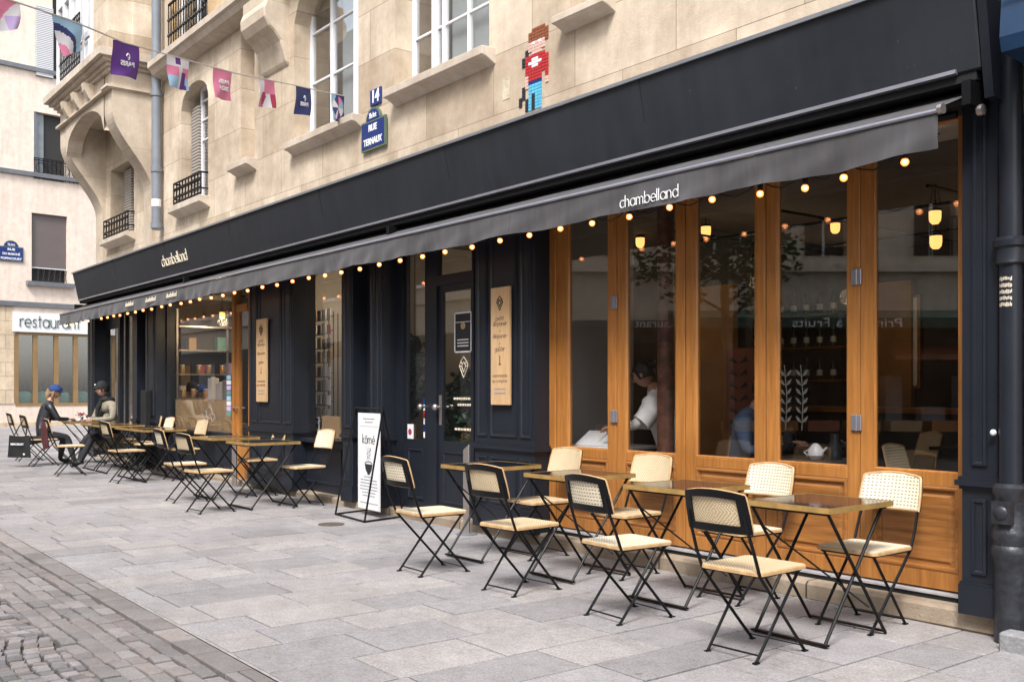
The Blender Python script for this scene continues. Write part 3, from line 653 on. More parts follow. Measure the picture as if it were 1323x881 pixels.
# sidelight leaf
b=MB(); a,c=X(523),xm0; b.box(a,a+.04,WY+.0,WY+.04,.12,2.9); b.box(c-.05,c,WY,WY+.04,.12,2.9); b.box(a+.04,c-.05,WY,WY+.04,.12,.84); b.rings(a+.07,c-.08,.22,.74,WY,[(0,0),(.004,.012),(.018,.012),(.026,0)],fill=False)
ld=b.build('side_door','navy',B); g=MB(); g.box(a+.03,c-.04,WY+.02,WY+.026,.83,2.9); g.build('pane','glass',ld)
b=MB(); b.lathe((c-.02,WY-.02,1.18),[(.0,0),(.014,0),(.014,-.03),(.03,-.045),(.032,-.065),(.02,-.08),(0,-.082)],12,'y'); b.build('knob','steel',ld,smooth=True)
b=MB(); a,c=xm1,xb-.03; b.box(a,a+.07,WY+.005,WY+.045,.12,2.40); b.box(c-.05,c,WY+.005,WY+.045,.12,2.40); b.box(a+.07,c-.05,WY+.005,WY+.045,.12,.84); b.box(a+.07,c-.05,WY+.005,WY+.045,2.33,2.40)
b.rings(a+.09,c-.07,.22,.74,WY+.005,[(0,0),(.004,.012),(.018,.012),(.026,0)],fill=False)
rd=b.build('entrance_door','navy',B); g=MB(); g.box(a+.06,c-.04,WY+.02,WY+.026,.83,2.34); g.build('pane','glass',rd); g=MB(); g.box(a,c,WY+.02,WY+.026,2.5,2.9); g.build('transom_pane','glass',rd)
b=MB(); b.lathe((a+.05,WY-.015,1.18),[(.0,0),(.014,0),(.014,-.03),(.03,-.045),(.032,-.065),(.02,-.08),(0,-.082)],12,'y'); b.box(a+.02,a+.06,WY-.003,WY+.004,1.0,1.3); b.build('knob','steel',rd,smooth=True)
# door poster, emblem and lettering on the glass
px0,pz0=wall(588,456,WY+.01); px1,pz1=wall(610,402,WY+.01)
b=MB(); b.cur=0; b.box(px0,px1,WY+.004,WY+.012,pz0,pz1); b.cur=1; f=.014; b.box(px0,px1,WY,WY+.003,pz0,pz0+f); b.box(px0,px1,WY,WY+.003,pz1-f,pz1); b.box(px0,px0+f,WY,WY+.003,pz0,pz1); b.box(px1-f,px1,WY,WY+.003,pz0,pz1); b.box(px0,px1,WY,WY+.003,pz1-.10,pz1-.094)
b.cur=2; b.sphere(((px0+px1)/2,WY+.003,pz0+.26),.035,10,8,(1.2,.1,1)); b.cur=1
for i in range(3): b.box(px0+.05,px1-.05,WY+.001,WY+.003,pz0+.12-.03*i,pz0+.13-.03*i)
b.build('poster',['ink','white','kraft'],rd)
cxm=(px0+px1)/2; zc=pz0-.14
def gem(cx,cz,s,y,m,par,r=.006):
    b=MB(); P5=[(0,1.0),(.5,.55),(.72,0.1),(0,-1.05),(-.72,.1),(-.5,.55)]
    pts=[(cx+s*a,y,cz+s*c) for a,c in P5]; b.tube(pts,r,5,closed=True)
    inn=[(cx+s*a*.45,y,cz+s*c*.5) for a,c in P5]; b.tube(inn,r,5,closed=True)
    for p,q in zip(pts[1:3]+pts[4:],inn[1:3]+inn[4:]): b.tube([p,q],r,5)
    return b.build('emblem',m,par)
gem(cxm,zc,.10,WY+.012,'cream',rd,.005)
b=MB()
for i,(w_,z_) in enumerate(((.34,-.32),(.2,-.38),(.30,-.62))):
    xx=cxm-w_/2
    rr=random.Random(i)
    while xx<cxm+w_/2: ww=rr.uniform(.015,.04); b.box(xx,xx+ww,WY+.010,WY+.012,zc+z_,zc+z_+.022); xx+=ww+.012
b.build('window_lettering','cream',rd)
# stickers on the side leaf
b=MB(); sx,szz=wall(530,560,WY+.01); b.cur=0; b.box(sx-.05,sx+.06,WY+.008,WY+.014,szz-.07,szz+.10); b.cur=1; b.sphere((sx,WY+.007,szz+.02),.035,12,8,(1,.08,1)); b.build('sticker',['paper','crimson'],ld)
sx2=wall(549,540,WY+.01)[0]
for i in range(6): b=MB(); b.box(sx2-.025,sx2+.025,WY+.008,WY+.014,.86+i*.07,.92+i*.07); b.build('sticker',['paper','signblue','paper','red','paper','signblue'][i],ld)
# oak door beside the left shop window
xa,xb=X(303),X(323)
b=MB(); b.box(xa,xa+.09,WY-.04,WY+.06,.118,2.98); b.box(xb-.06,xb,WY-.0,WY+.06,.118,2.98); b.box(xa+.09,xb-.06,WY-.02,WY+.05,2.45,2.55); b.box(xa+.09,xb-.06,WY-.02,WY+.05,2.9,2.98)
b.box(xa+.09,xa+.19,WY-.01,WY+.04,.12,2.45); b.box(xa+.19,xb-.06,WY-.01,WY+.04,.12,.55)
od=b.build('oak_door','oak',B); g=MB(); g.box(xa+.15,xb-.03,WY+.01,WY+.016,.5,2.92); g.build('pane','glass',od)
b=MB(); b.tube([(xa+.14,WY-.01,1.1),(xa+.14,WY-.06,1.1),(xa+.05,WY-.06,1.1)],.012,8); b.build('handle','steel',od)
M['steel_trim']=mat('aluminium_threshold',(.5,.5,.52),.4,metal=.3,var=.15,vs=6)
# --- oak folding windows
posts=[(-6.64,-6.40),(-5.90,-5.70),(-5.16,-4.97),(-4.42,-4.24),(-3.69,-3.51),(-2.955,-2.90)]
fz0,fz1=.178,3.0; zg=.86
for i in range(5):
    a=posts[i][1] if i else posts[0][1]; c=posts[i+1][0]
    mid=(posts[i][0]+posts[i][1])/2; mid2=(posts[i+1][0]+posts[i+1][1])/2
    L0=(posts[0][0]+.10 if i==0 else mid+.004); R0=(posts[5][0] if i==4 else mid2-.004)
    b=MB()
    b.box(L0,a,WY,WY+.055,fz0,fz1); b.box(c,R0,WY,WY+.055,fz0,fz1)
    b.box(a,c,WY,WY+.055,zg-.075,zg); b.box(a,c,WY,WY+.055,fz0,fz0+.10); b.box(a,c,WY,WY+.055,2.93,fz1)
    lf=b.build('folding_window','oak',B,bevel=.004)
    b=MB(); b.rings(a,c,fz0+.10,zg-.075,WY+.003,[(0,0),(.012,.006),(.022,.006),(.034,-.014),(.05,-.014),(.066,-.004)],fill=True); b.build('lower_panel','oakh',lf)
    b=MB(); b.rings(a,c,zg,2.93,WY+.003,[(0,0),(.006,.0),(.014,-.014),(.014,-.02)],fill=False); b.build('glazing_bead','oak',lf)
    g=MB(); g.box(a-.005,c+.005,WY+.024,WY+.030,zg-.005,2.935); g.build('pane','glass',lf)
    if i in (0,3):
        xh=mid2-(0.02 if i==0 else .02)
        for z_ in ((wall(795,391,WY)[1],wall(795,538,WY)[1]) if i==0 else (wall(1107,358,WY)[1],wall(1107,546,WY)[1])):
            b=MB(); b.box(xh-.036,xh-.001,WY-.016,WY-.0005,z_-.05,z_+.05); b.box(xh+.001,xh+.036,WY-.016,WY-.0005,z_-.05,z_+.05); b.tube([(xh,WY-.012,z_-.052),(xh,WY-.012,z_+.052)],.008,8); b.build('hinge','silver',lf,bevel=.003)
b=MB(); b.box(-6.64,-6.541,WY-.015,WY+.06,.13,3.0); b.box(-2.954,-2.84,WY-.015,WY+.06,.13,3.0); b.box(-6.54,-2.956,WY+.0,WY+.06,3.002,3.06); b.build('window_jamb','oak',B,bevel=.004)
b=MB(); b.prism([(WY-.030,.148),(WY-.030,.160),(WY+.07,.174),(WY+.07,.148)],-6.60,-2.87,'yz'); b.build('threshold','steel_trim',B)
b=MB(); b.box(-6.54,-2.956,WY-.02,WY+.06,.1185,.1475); b.build('threshold_gap','rubber',B)
b=MB()
for p0,p1 in posts[1:5]: m_=(p0+p1)/2; b.box(m_-.010,m_+.010,WY+.012,WY+.05,.18,2.99)
b=MB()
# ================================================================ ROOMS BEHIND THE GLASS
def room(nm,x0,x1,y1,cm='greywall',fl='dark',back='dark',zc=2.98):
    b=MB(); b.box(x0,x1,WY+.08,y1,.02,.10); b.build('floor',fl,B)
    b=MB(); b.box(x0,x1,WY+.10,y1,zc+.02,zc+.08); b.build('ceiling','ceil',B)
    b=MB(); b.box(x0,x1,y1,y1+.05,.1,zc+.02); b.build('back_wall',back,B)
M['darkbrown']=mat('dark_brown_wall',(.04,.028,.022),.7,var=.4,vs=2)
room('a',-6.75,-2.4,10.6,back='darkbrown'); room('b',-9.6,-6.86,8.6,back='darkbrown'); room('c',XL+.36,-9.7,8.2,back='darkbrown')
for q in ((-6.85,-6.76,WY+.08,6.75),(-9.69,-9.61,WY+.08,8.2),(-13.75,-13.67,WY+.08,8.2),(-16.9,-16.8,WY+.08,8.2),(-2.39,-2.33,5.73,10.6),(-12.3,-12.2,WY+.08,7.2)):
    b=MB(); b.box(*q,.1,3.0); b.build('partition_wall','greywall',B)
for q in ((-7.9,-7.0,8.5,8.58,.4,2.5),(-6.7,-6.1,10.5,10.58,.9,2.6)):
    b=MB(); b.box(*q); b.build('ochre_panel','ochre',B)
# ================================================================ AWNING
AX0,AX1=-20.45,-2.72; AY,AZ=4.95,2.80
A=empty('awning',((AX0+AX1)/2,5.3,2.95),label='long charcoal fabric awning with a hanging valance over the whole cafe front',cat='awning')
def awmat():
    m,nt,b=newmat('awning_fabric'); v=coords(nt); n=noise(nt,v,3,5,.6); st=noise(nt,coords(nt,(9,1,1.2)),1.4,4)
    c=mix(nt,.5,ramp(nt,n,.3,.7,(.046,.043,.048),(.070,.065,.070)),ramp(nt,st,.35,.65,(.040,.037,.041),(.078,.073,.078)))
    L(nt,c,b.inputs['Base Color']); b.inputs['Roughness'].default_value=.75; b.inputs['Sheen Weight'].default_value=.15
    bump(nt,b,noise(nt,v,350,2),.12,.002); return m
M['awning']=awmat()
rnd=random.Random(5)
def sheet(b,x0,x1,f,nx,nv,th=.003):
    o=len(b.v); vs=[]
    for k in (0,1):
        for i in range(nx+1):
            x=x0+(x1-x0)*i/nx
            for j in range(nv+1):
                y,z=f(x,j/nv); vs.append((x,y+(th if k else 0),z))
    fs=[];s=(nx+1)*(nv+1)
    for k in (0,1):
        for i in range(nx):
            for j in range(nv):
                a=k*s+i*(nv+1)+j; q=(a,a+nv+1,a+nv+2,a+1); fs.append(q if k else tuple(reversed(q)))
    for i in range(nx):
        for j in (0,nv): a=i*(nv+1)+j; fs.append((a,a+nv+1,a+nv+1+s,a+s))
    for j in range(nv):
        for i in (0,nx): a=i*(nv+1)+j; fs.append((a,a+1,a+1+s,a+s))
    b.add(vs,fs)
def wav(x): return math.sin(x*3.1)+.6*math.sin(x*7.3+1)+.4*math.sin(x*13.7+2)
def fval(x,v):
    return (AY-.012+.016*wav(x)*v+.010*math.sin(x*21+v*3)*v*(.5+.5*math.sin(x*1.3))+.006*math.sin(x*9+v*7)*v, AZ-.01-(.19+.008*math.sin(x*5.1))*v)
b=MB(); sheet(b,AX0,AX1,fval,520,6); b.build('valance','awning',A,smooth=True)
b=MB(); sheet(b,AX0+.03,AX1-.03,lambda x,v:(5.34-(5.34-AY)*v, 2.975-(2.975-AZ-.02)*v-.006*math.sin(PI*v)*(1+.5*wav(x*1.7))),220,6); b.build('canopy_cloth','awning',A,smooth=True)
b=MB(); b.prism([(AY-.022,AZ-.008),(AY-.028,AZ+.002),(AY-.022,AZ+.014),(AY-.005,AZ+.020),(AY+.02,AZ+.018),(AY+.02,AZ-.008)],AX0,AX1,'yz'); b.build('front_bar','silver',A)
b=MB(); b.tube([(AX0,5.36,2.96),(AX1+.02,5.36,2.96)],.045,12); b.build('roller','black',A,smooth=True)
for xx in (AX1+.01,AX0+.02,-8.7,-14.5):
    b=MB(); b.box(xx-.02,xx+.03,5.2,5.398,2.88,3.01); b.build('bracket','black',A)
b=MB(); b.tube([(AX1+.03,5.30,2.86),(AX1+.06,5.30,2.86)],.03,10); b.build('knuckle','steel',A)
for xx in (AX1-.15,-8.7,-14.6):
    b=MB(); b.tube([(xx,5.42,2.90),(xx-1.1,5.16,2.86)],.022,8); b.tube([(xx-1.1,5.16,2.86),(xx-.12,AY+.03,AZ-.005)],.018,8); b.lathe((xx-1.1,5.16,2.83),[(0,0),(.03,0),(.03,.06),(0,.06)],10); b.build('folding_arm','black',A,smooth=True)
b=MB(); b.tube([(AX1+.005,AY-.01,AZ+.01),(AX1+.03,AY-.01,AZ+.01)],.028,12); b.build('end_cap','steel',A,smooth=True)
for xs in (-3.9,-5.2,-6.35,-7.9,-9.6,-11.4,-13.3,-15.3,-17.4): 
    b=MB(); sheet(b,xs,xs+.012,lambda x,v:(fval(x,v)[0]-.003,fval(x,v)[1]),1,6,.002); b.build('seam','awning',A)
xa,za=wall(803,262,AY-.02); xb,zb=wall(878,249,AY-.02)
geo('chambelland',xb-xa,.052,.0034,'lettering_white',face_T((xa+xb)/2,AY-.034,(za+zb)/2-.008),A)
for p0,p1,y in ((165,175,376.5),(191,204,372),(218,231,366)):
    xa,xb=wx(p0,AY),wx(p1,AY); z=wall((p0+p1)/2,y+20,AY)[1]; z=AZ-.10
    geo('chambelland',xb-xa,.042,.004,'cream',face_T((xa+xb)/2,AY-.034,z),A)
# ---------------------------------------------------------------- string of bulbs
BY=4.995
px=[1169,1090,1040,982,920,865,813,765,724,684,646,610,575,546,517,490,465,441,420,399,378,358,339,320,303,288,273,258,246,234,220,209,196,185,175,165,155,147,139,131,114,107,99,92,86]
xsb=[wx(p,BY) for p in px]
S=empty('string_light_cable',(xsb[0],BY,2.68)); tag(S,label='black cable strung under the awning valance that carries the round bulbs',cat='cable')
pts=[]
for i in range(len(xsb)-1):
    for t in (0,.25,.5,.75): pts.append((xsb[i]+(xsb[i+1]-xsb[i])*t,BY,2.648-(.075 if i<7 else .045)*math.sin(PI*t)))
b=MB(); b.tube([(AX1-.02,BY,2.70)]+pts+[(xsb[-1],BY,2.655)],.0045,5); b.build('wire','rubber',S)
bp=empty('string_bulb',(0,0,0),cat='bulb')
b=MB(); b.sphere((0,0,0),.0225,14,10); b.build('bulb','bulb',bp,smooth=True); b=MB(); b.sphere((0,0,.002),.0135,10,8); b.build('glowing_core','bulbcore',bp,smooth=True)
b=MB(); b.lathe((0,0,0),[(.010,.017),(.016,.022),(.017,.06),(.011,.068),(.006,.085)],12); b.build('socket','rubber',bp,smooth=True)
for i,x in enumerate(xsb):
    z=2.582+rnd.uniform(-.006,.006)
    if 0<i<4: z=(2.562,2.545,2.562)[i-1]
    nm='lit round bulb in the string along the awning edge' if 4<i<len(xsb)-4 else None
    if nm is None:
        o_={0:'rightmost lit bulb of the awning string, hanging before the last pane',1:'second lit bulb from the right end, hanging before a wide oak post',2:'third lit bulb from the right end, hanging on two looped wires',3:'fourth lit bulb from the right end, beside an oak post',4:'fifth lit bulb from the right end of the awning string, right of the lettering'}
        nm=o_.get(i) or ('lit bulb %s at the far left end of the awning string'%{len(xsb)-1:'hanging outermost',len(xsb)-2:'next to the outermost one',len(xsb)-3:'third from the outermost end',len(xsb)-4:'fourth from the outermost end'}[i])
    place(bp,i==0,(x,BY,z),0,nm,'round bulbs strung along the awning')
# ================================================================ WALL SIGNS, MOSAIC
def ply(px0,px1,py0,py1,label,Y=PY-.05):
    x0=wx(px0,Y);x1=wx(px1,Y);zt=wall((px0+px1)/2,py0,Y)[1];zb=wall((px0+px1)/2,py1,Y)[1]; xc=(x0+x1)/2
    e=empty('menu_sign',(xc,Y,zb),label=label,cat='sign',group='pale wooden signs on the navy pillars')
    b=MB(); b.box(x0,x1,Y,Y+.025,zb,zt); b.build('board','plaque',e,bevel=.002); H=zt-zb; w=x1-x0
    b=MB(); 
    for z in (zb+.15*H,zt-.15*H): b.box(xc-.05,xc+.05,Y+.025,PY+.001,z-.02,z+.02)
    b.build('spacer','black',e)
    gem(xc,zt-.135*H,w*.22,Y-.003,'ink',e,.004)
    for t,f,s in (('petit',.27,.42),('déjeuner',.315,.74),('-',.37,.06),('déjeuner',.42,.74),('-',.475,.06),('goûter',.53,.52)):
        geo(t,w*s,.026,.0017,'ink',face_T(xc,Y-.001,zt-f*H),e) if t!='-' else text('-',.05,'ink',face_T(xc,Y-.002,zt-f*H),parent=e)
    b=MB(); za=zt-.60*H; b.box(xc-.003,xc+.003,Y-.003,Y,za-.05*H,za+.02*H); b.prism([(xc-.018,za-.05*H),(xc+.018,za-.05*H),(xc,za-.065*H)],Y-.003,Y,'xz'); b.build('arrow','ink',e)
    for t,f,s in (('commande',.755,.76),('au comptoir',.80,.80)): geo(t,w*s,.019,.0013,'ink',face_T(xc,Y-.001,zt-f*H),e)
    b=MB(); r2=random.Random(3)
    for f in (.865,.90):
        xx=xc-w*.3
        while xx<xc+w*.28: q=r2.uniform(.008,.02); b.box(xx,xx+q,Y-.002,Y,zt-f*H-.007,zt-f*H+.007); xx+=q+.006
    b.build('fine_print','softink',e)
ply(634,658,371,523,'pale wooden menu board on the navy pillar beside the glazed double door')
ply(331,344,412,519,'pale wooden menu board on the navy pillar between oak door and book rack window')
# street plaques
def plaque(x,z,y,w,h,lines,arr,label,par_T=None,name='street_sign'):
    e=empty(name,(x,y,z)) if par_T is None else par_T
    tag(e,label,'street sign'); 
    def FT(a,b_,c): return face_T(a,b_,c)
    ox,oz,oy=(x,z,y) if par_T is None else (0,0,0)
    b=MB(); b.box(ox-w/2,ox+w/2,oy-.012,oy+.012,oz,oz+h)
    n=16; R_=w*.30; poly=[(ox+R_*math.cos(PI*i/n),oz+h+h*.42*math.sin(PI*i/n)) for i in range(n+1)]
    b.prism(poly,oy-.012,oy+.012,'xz'); b.build('border','signgreen',e)
    b=MB(); m=.022; b.box(ox-w/2+m,ox+w/2-m,oy-.016,oy-.012,oz+m,oz+h-m); poly=[(ox+(R_-m)*math.cos(PI*i/n),oz+h+(h*.42-m)*math.sin(PI*i/n)) for i in range(n+1)]
    b.prism(poly,oy-.016,oy-.012,'xz'); b.build('enamel_plate','signblue',e)
    k=len(lines)
    for i,(t,ww) in enumerate(lines): text(t,h*.62/k,'lettering_white',FT(ox,oy-.018,oz+h*(1-(i+.62)/(k+.2))),parent=e,width=w*ww,bold=.003)
    text(arr,h*.26,'lettering_white',FT(ox,oy-.018,oz+h*1.13),parent=e,width=w*.30,bold=.0015)
    return e
x0,z0=WP(471,197); x1,_=WP(502,190); zt=WP(487,155)[1]; zb=WP(487,193)[1]
plaque((x0+x1)/2,zb,SY-.03,x1-x0,zt-zb,[('RUE',.34),('TERNAUX',.76)],'XIe Arrt','blue and green enamel street sign reading RUE TERNAUX on the stone wall')
x0=WP(480,0)[0];x1=WP(494,0)[0];zb=WP(487,136)[1];zt=WP(487,115)[1]
e=empty('number_plate',((x0+x1)/2,SY-.02,zb),label='small blue house number plate reading 14 above the street sign',cat='number plate')
b=MB(); b.box(x0,x1,SY-.02,SY-.002,zb,zt); b.build('plate','signblue',e,bevel=.004); text('14',.19,'lettering_white',face_T((x0+x1)/2,SY-.023,(zb+zt)/2),parent=e,width=(x1-x0)*.62,bold=.006)
# generic pixel figure in mosaic tiles
G=["....BBBB.","...BBBBBB","...BBBBBB","...BBBBBB","...SWSWSB","...SSSSS.","..KSSSSS.","..K.SSS..",".KRRRRRR.",".KRRWWRRR",".KRWWWWRR","..RRWWRRR","..RRRRRRR","..RRRRRRR","..SRRRR.R","..SRRRR.R","..SDDDD.S",".KSTTTT.S",".K.TTTT..",".K.TTTT..","KK.TKTT..","K.KTKTT..","K.KTKTT..","..KTKTT..","..KTKTT.."]
cm={'B':'tile_brown','S':'tile_skin','W':'porcelain','R':'red','T':'tile_blue','K':'tile_dark','D':'signblue'}
x0,zt=WP(671,0)[0],WP(688,38)[1]; x1=WP(709,0)[0]; zb=WP(688,143)[1]; cw=(x1-x0)/9; ch_=(zt-zb)/len(G)
mo=empty('tile_mosaic',((x0+x1)/2,SY,zb),label='small tile mosaic of a figure in red top and turquoise trousers on the stone wall',cat='mosaic')
KEYS='BSRTKWD'; b=MB()
for key in KEYS:
    b.cur=KEYS.index(key)
    for r_,row in enumerate(G):
        for c_,chh in enumerate(row):
            if chh==key: b.box(x0+c_*cw+.002,x0+(c_+1)*cw-.002,SY-.008,SY+.001,zt-(r_+1)*ch_+.002,zt-r_*ch_-.002)
b.build('tiles',[cm[k_] for k_ in KEYS],mo)
for (px_,py_,w_,h_) in ((654,115,.05,.10),(1000,18,.045,.07),(767,40,.03,.05)):
    x,z=WP(px_,py_); b=MB(); b.box(x-w_,x+w_,SY-.004,SY+.01,z-h_,z+h_); 
    if px_==654: b.build('repair_patch','mortarstone',B)
# ================================================================ RIGHT-HAND DOWNPIPE AND NEIGHBOUR
dx,dy=-2.565,5.405
D=empty('downpipe',(dx,dy,0),label='thick navy cast iron downpipe at the right edge beside the last pillar',cat='downpipe')
b=MB(); b.tube([(dx,dy,-.02),(dx,dy,3.6)],.060,20); b.build('pipe','navy',D,smooth=True)
M['cast']=mat('scuffed_cast_iron',(.020,.022,.028),.4,var=.5,vs=16,bst=.5,bs=25)
b=MB()
b.lathe((dx,dy,0),[(.082,0),(.085,.42),(.092,.45),(.10,.47),(.10,.50),(.088,.52),(.096,.55),(.10,.57),(.096,.60),(.084,.62),(.082,.78),(.092,.80),(.092,.83),(.07,.85)],24)
b.box(dx-.05,dx+.05,dy-.115,dy-.05,.64,.76); b.sphere((dx,dy-.11,.70),.04,12,8,(1,.5,1)); b.build('base_shoe','cast',D,smooth=True)
b=MB(); b.lathe((dx,dy,2.02),[(.07,0),(.08,.01),(.076,.03),(.076,.09),(.088,.10),(.090,.13),(.07,.15)],24); b.build('collar','navy',D,smooth=True)
b=MB(); b.cur=0; r2=random.Random(8)
for row in range(5):
    for k in range(6):
        a0=-PI/2-.62+k*.20; 
        for q in range(2):
            aa=a0+q*.09+.03; z0=1.795+row*.034; rr=.0612
            h0=z0+r2.uniform(0,.008); h1=z0+.026-r2.uniform(0,.008)
            p=[(dx+rr*math.cos(aa+s*.030),dy+rr*math.sin(aa+s*.030)) for s in (-1,1)]
            b.add([(p[0][0],p[0][1],h0),(p[1][0],p[1][1],h0),(p[1][0],p[1][1],h1),(p[0][0],p[0][1],h1)],[(0,1,2,3)])
b.build('stencilled_sticker','cream',D)
b=MB(); b.sphere((dx-.085,dy-.02,1.12),.018,8,6); b.build('paint_blob','porcelain',D)
kb=MB(); kb.box(dx+.03,dx+.5,5.20,5.325,-.03,.09); tag(kb.build('stone_block','grey_granite',None,bevel=.012),'small grey stone block on the pavement against the downpipe foot','stone block')
NB=empty('neighbour_shopfront',(-1,5.6,0),label='navy neighbouring shopfront with slim timber jamb beyond the downpipe',cat='shopfront')
b=MB(); b.box(-2.45,4.0,5.48,5.70,.0,3.9); b.build('front','navy',NB); b=MB(); b.box(-2.44,-2.34,5.45,5.479,.1,3.2); b.build('timber_jamb','oak',NB)
AW=empty('blue_awning',(-1.2,5.2,3.2),label='navy blue curved shop blind at the top right corner',cat='awning')
M['blueaw']=mat('glossy_blue_cloth',(.010,.035,.085),.35,var=.3)
pr=[(5.0+.28*math.cos(a*PI/16),3.2+.62*math.sin(a*PI/16)) for a in range(8,17)]
pr=[(5.43,3.95),(5.3,3.9),(5.12,3.75),(5.02,3.5),(4.98,3.25),(5.0,3.18),(5.43,3.16)]
b=MB(); b.prism([(y_,z_-.14 if z_<3.3 else z_) for y_,z_ in pr],-2.42,2,'yz'); b.build('blind','blueaw',AW); b=MB(); b.tube([(-2.42,4.975,3.30),(2,4.975,3.30)],.006,6); b.tube([(-2.42,5.05,3.6),(2,5.05,3.6)],.004,6); b.build('piping','silver',AW)
# ================================================================ PAVEMENT FURNITURE
def ground_pt(px,py):
    k=(px-661.5)/FX; m=(py-504)/FX; a=-CO+k*SI; d=(HC+3.3*.005)/(m-.005*a); return d*a,d*(SI+k*CO)
def post(px,py,h,label,wid=.045):
    x,y=ground_pt(px,py); z=gz(x); e=empty('steel_post',(x,y,z),label=label,cat='post',group='slant-topped steel posts by the doors')
    b=MB(); b.prism([(-wid,0),(wid,0),(wid,h),(-wid*.9,h-.05),(-wid,h-.06)],-.014,.014,'xz',T=Matrix.Translation((x,y,z))@Matrix.Rotation(.25,4,'Z')); b.build('upright','steel',e,bevel=.004)
    b=MB(); b.lathe((x,y,z),[(.10,0),(.10,.008),(.05,.016),(.05,.02)],20); b.build('base_disc','zinc',e,smooth=True)
post(603,690,.83,'slant-topped steel post standing before the navy double door',.035)
post(303,628,.72,'slant-topped steel post standing before the oak door')
x,y=ground_pt(428,677); b=MB(); b.lathe((x,y,gz(x)),[(.13,-.01),(.13,.004),(.11,.005),(.105,.002),(.02,.002)],24)
M['rustiron']=mat('rusty_iron_cover',(.10,.075,.06),.7,var=.4,vs=20); tag(b.build('utility_cover','rustiron',smooth=True),'small round rusty utility cover set in the paving near the sandwich board','cover')
# sandwich board
fl=ground_pt(433.4,665); fr=ground_pt(471,675); bk=ground_pt(521,668)
print('board',fl,fr,bk)
E1=Vector((fl[0],fl[1],gz(fl[0])+.01)); E2=Vector((fr[0],fr[1],gz(fr[0])+.01)); E3=Vector((bk[0],bk[1],gz(bk[0])+.01)); E4=E1+(E3-E2)
mid=(E1+E2+E3+E4)/4; wdir=(E2-E1).normalized(); Tl=mid-wdir*.0+Vector((0,0,0))
H=1.12; dd=(E2-E1).length/2
t1=Vector((mid.x,mid.y,mid.z+H))-wdir*dd*.92; t2=Vector((mid.x,mid.y,mid.z+H))+wdir*dd*.92
SB=empty('sandwich_board',(mid.x,mid.y,mid.z),label='black steel trestle pavement sign holding a tall white poster with a bowl',cat='pavement sign')
b=MB(); r_=.011
for a,c in ((E1,t1),(E2,t2),(E4,t1),(E3,t2),(t1,t2),(E1,E2),(E4,E3),(E1,E4),(E2,E3)): b.tube([a,c],r_,6)
for a,c,f in ((E1,t1,.93),(E2,t2,.93)): pass
b.build('frame','black',SB)
wl=(t2-t1).length*.80; nrm=Vector((wdir.y,-wdir.x,0)); 
if nrm.y>0: nrm=-nrm
cz=mid.z; mT=Matrix(((wdir.x,-nrm.x,0,mid.x),(wdir.y,-nrm.y,0,mid.y),(0,0,1,cz),(0,0,0,1)))
b=MB(); b.box(-wl/2,wl/2,-.004,.004,.06,1.07,T=mT); pan=b.build('poster_panel','paper',SB)
geo('kōmé',wl*.55,.060,.0042,'ink',mT@face_T(0,-.005,.78),pan,'title')
b=MB(); r2=random.Random(6)
def lines(b,zs,w0,h_,y=-.0055):
    for z,w_ in zs:
        xx=-w_/2
        while xx<w_/2: q=min(r2.uniform(.01,.035),w_/2-xx+.003); b.box(xx,xx+q,y,-.004,z-h_/2,z+h_/2,T=mT); xx+=q+.008
lines(b,[(1.01,wl*.5),(.975,wl*.34)],0,.012); b.box(-wl*.4,wl*.4,-.0055,-.004,.93,.933,T=mT)
lines(b,[(.40-.033*i,wl*w_) for i,w_ in enumerate((.42,.72,.74,.78,.76,.60,.55))],0,.011); lines(b,[(.125,wl*.8)],0,.011); b.build('fine_print','softink',pan)
b=MB(); n=14; poly=[(.085*math.cos(PI+PI*i/n),.535+.10*math.sin(PI+PI*i/n)) for i in range(n+1)]
b.prism(poly,-.0065,-.004,'xz',T=mT); b.box(-.03,.03,-.0065,-.004,.425,.44,T=mT)
b.tube([mT@Vector((.085*math.cos(2*PI*i/20),-.006,.535+.028*math.sin(2*PI*i/20))) for i in range(20)],.004,4,closed=True); b.build('bowl_drawing','ink',pan)
b=MB()
for s_ in (-1,0,1): 
    b.tube([mT@Vector((.035*s_+.018*math.sin(i*1.1+s_),-.0055,.58+.011*i)) for i in range(13)],.0018,4)
for i in range(7): b.sphere(mT@Vector((r2.uniform(-.05,.05),-.005,.60+.016*i)),.008,6,4)
b.build('steam_drawing','softink',pan)
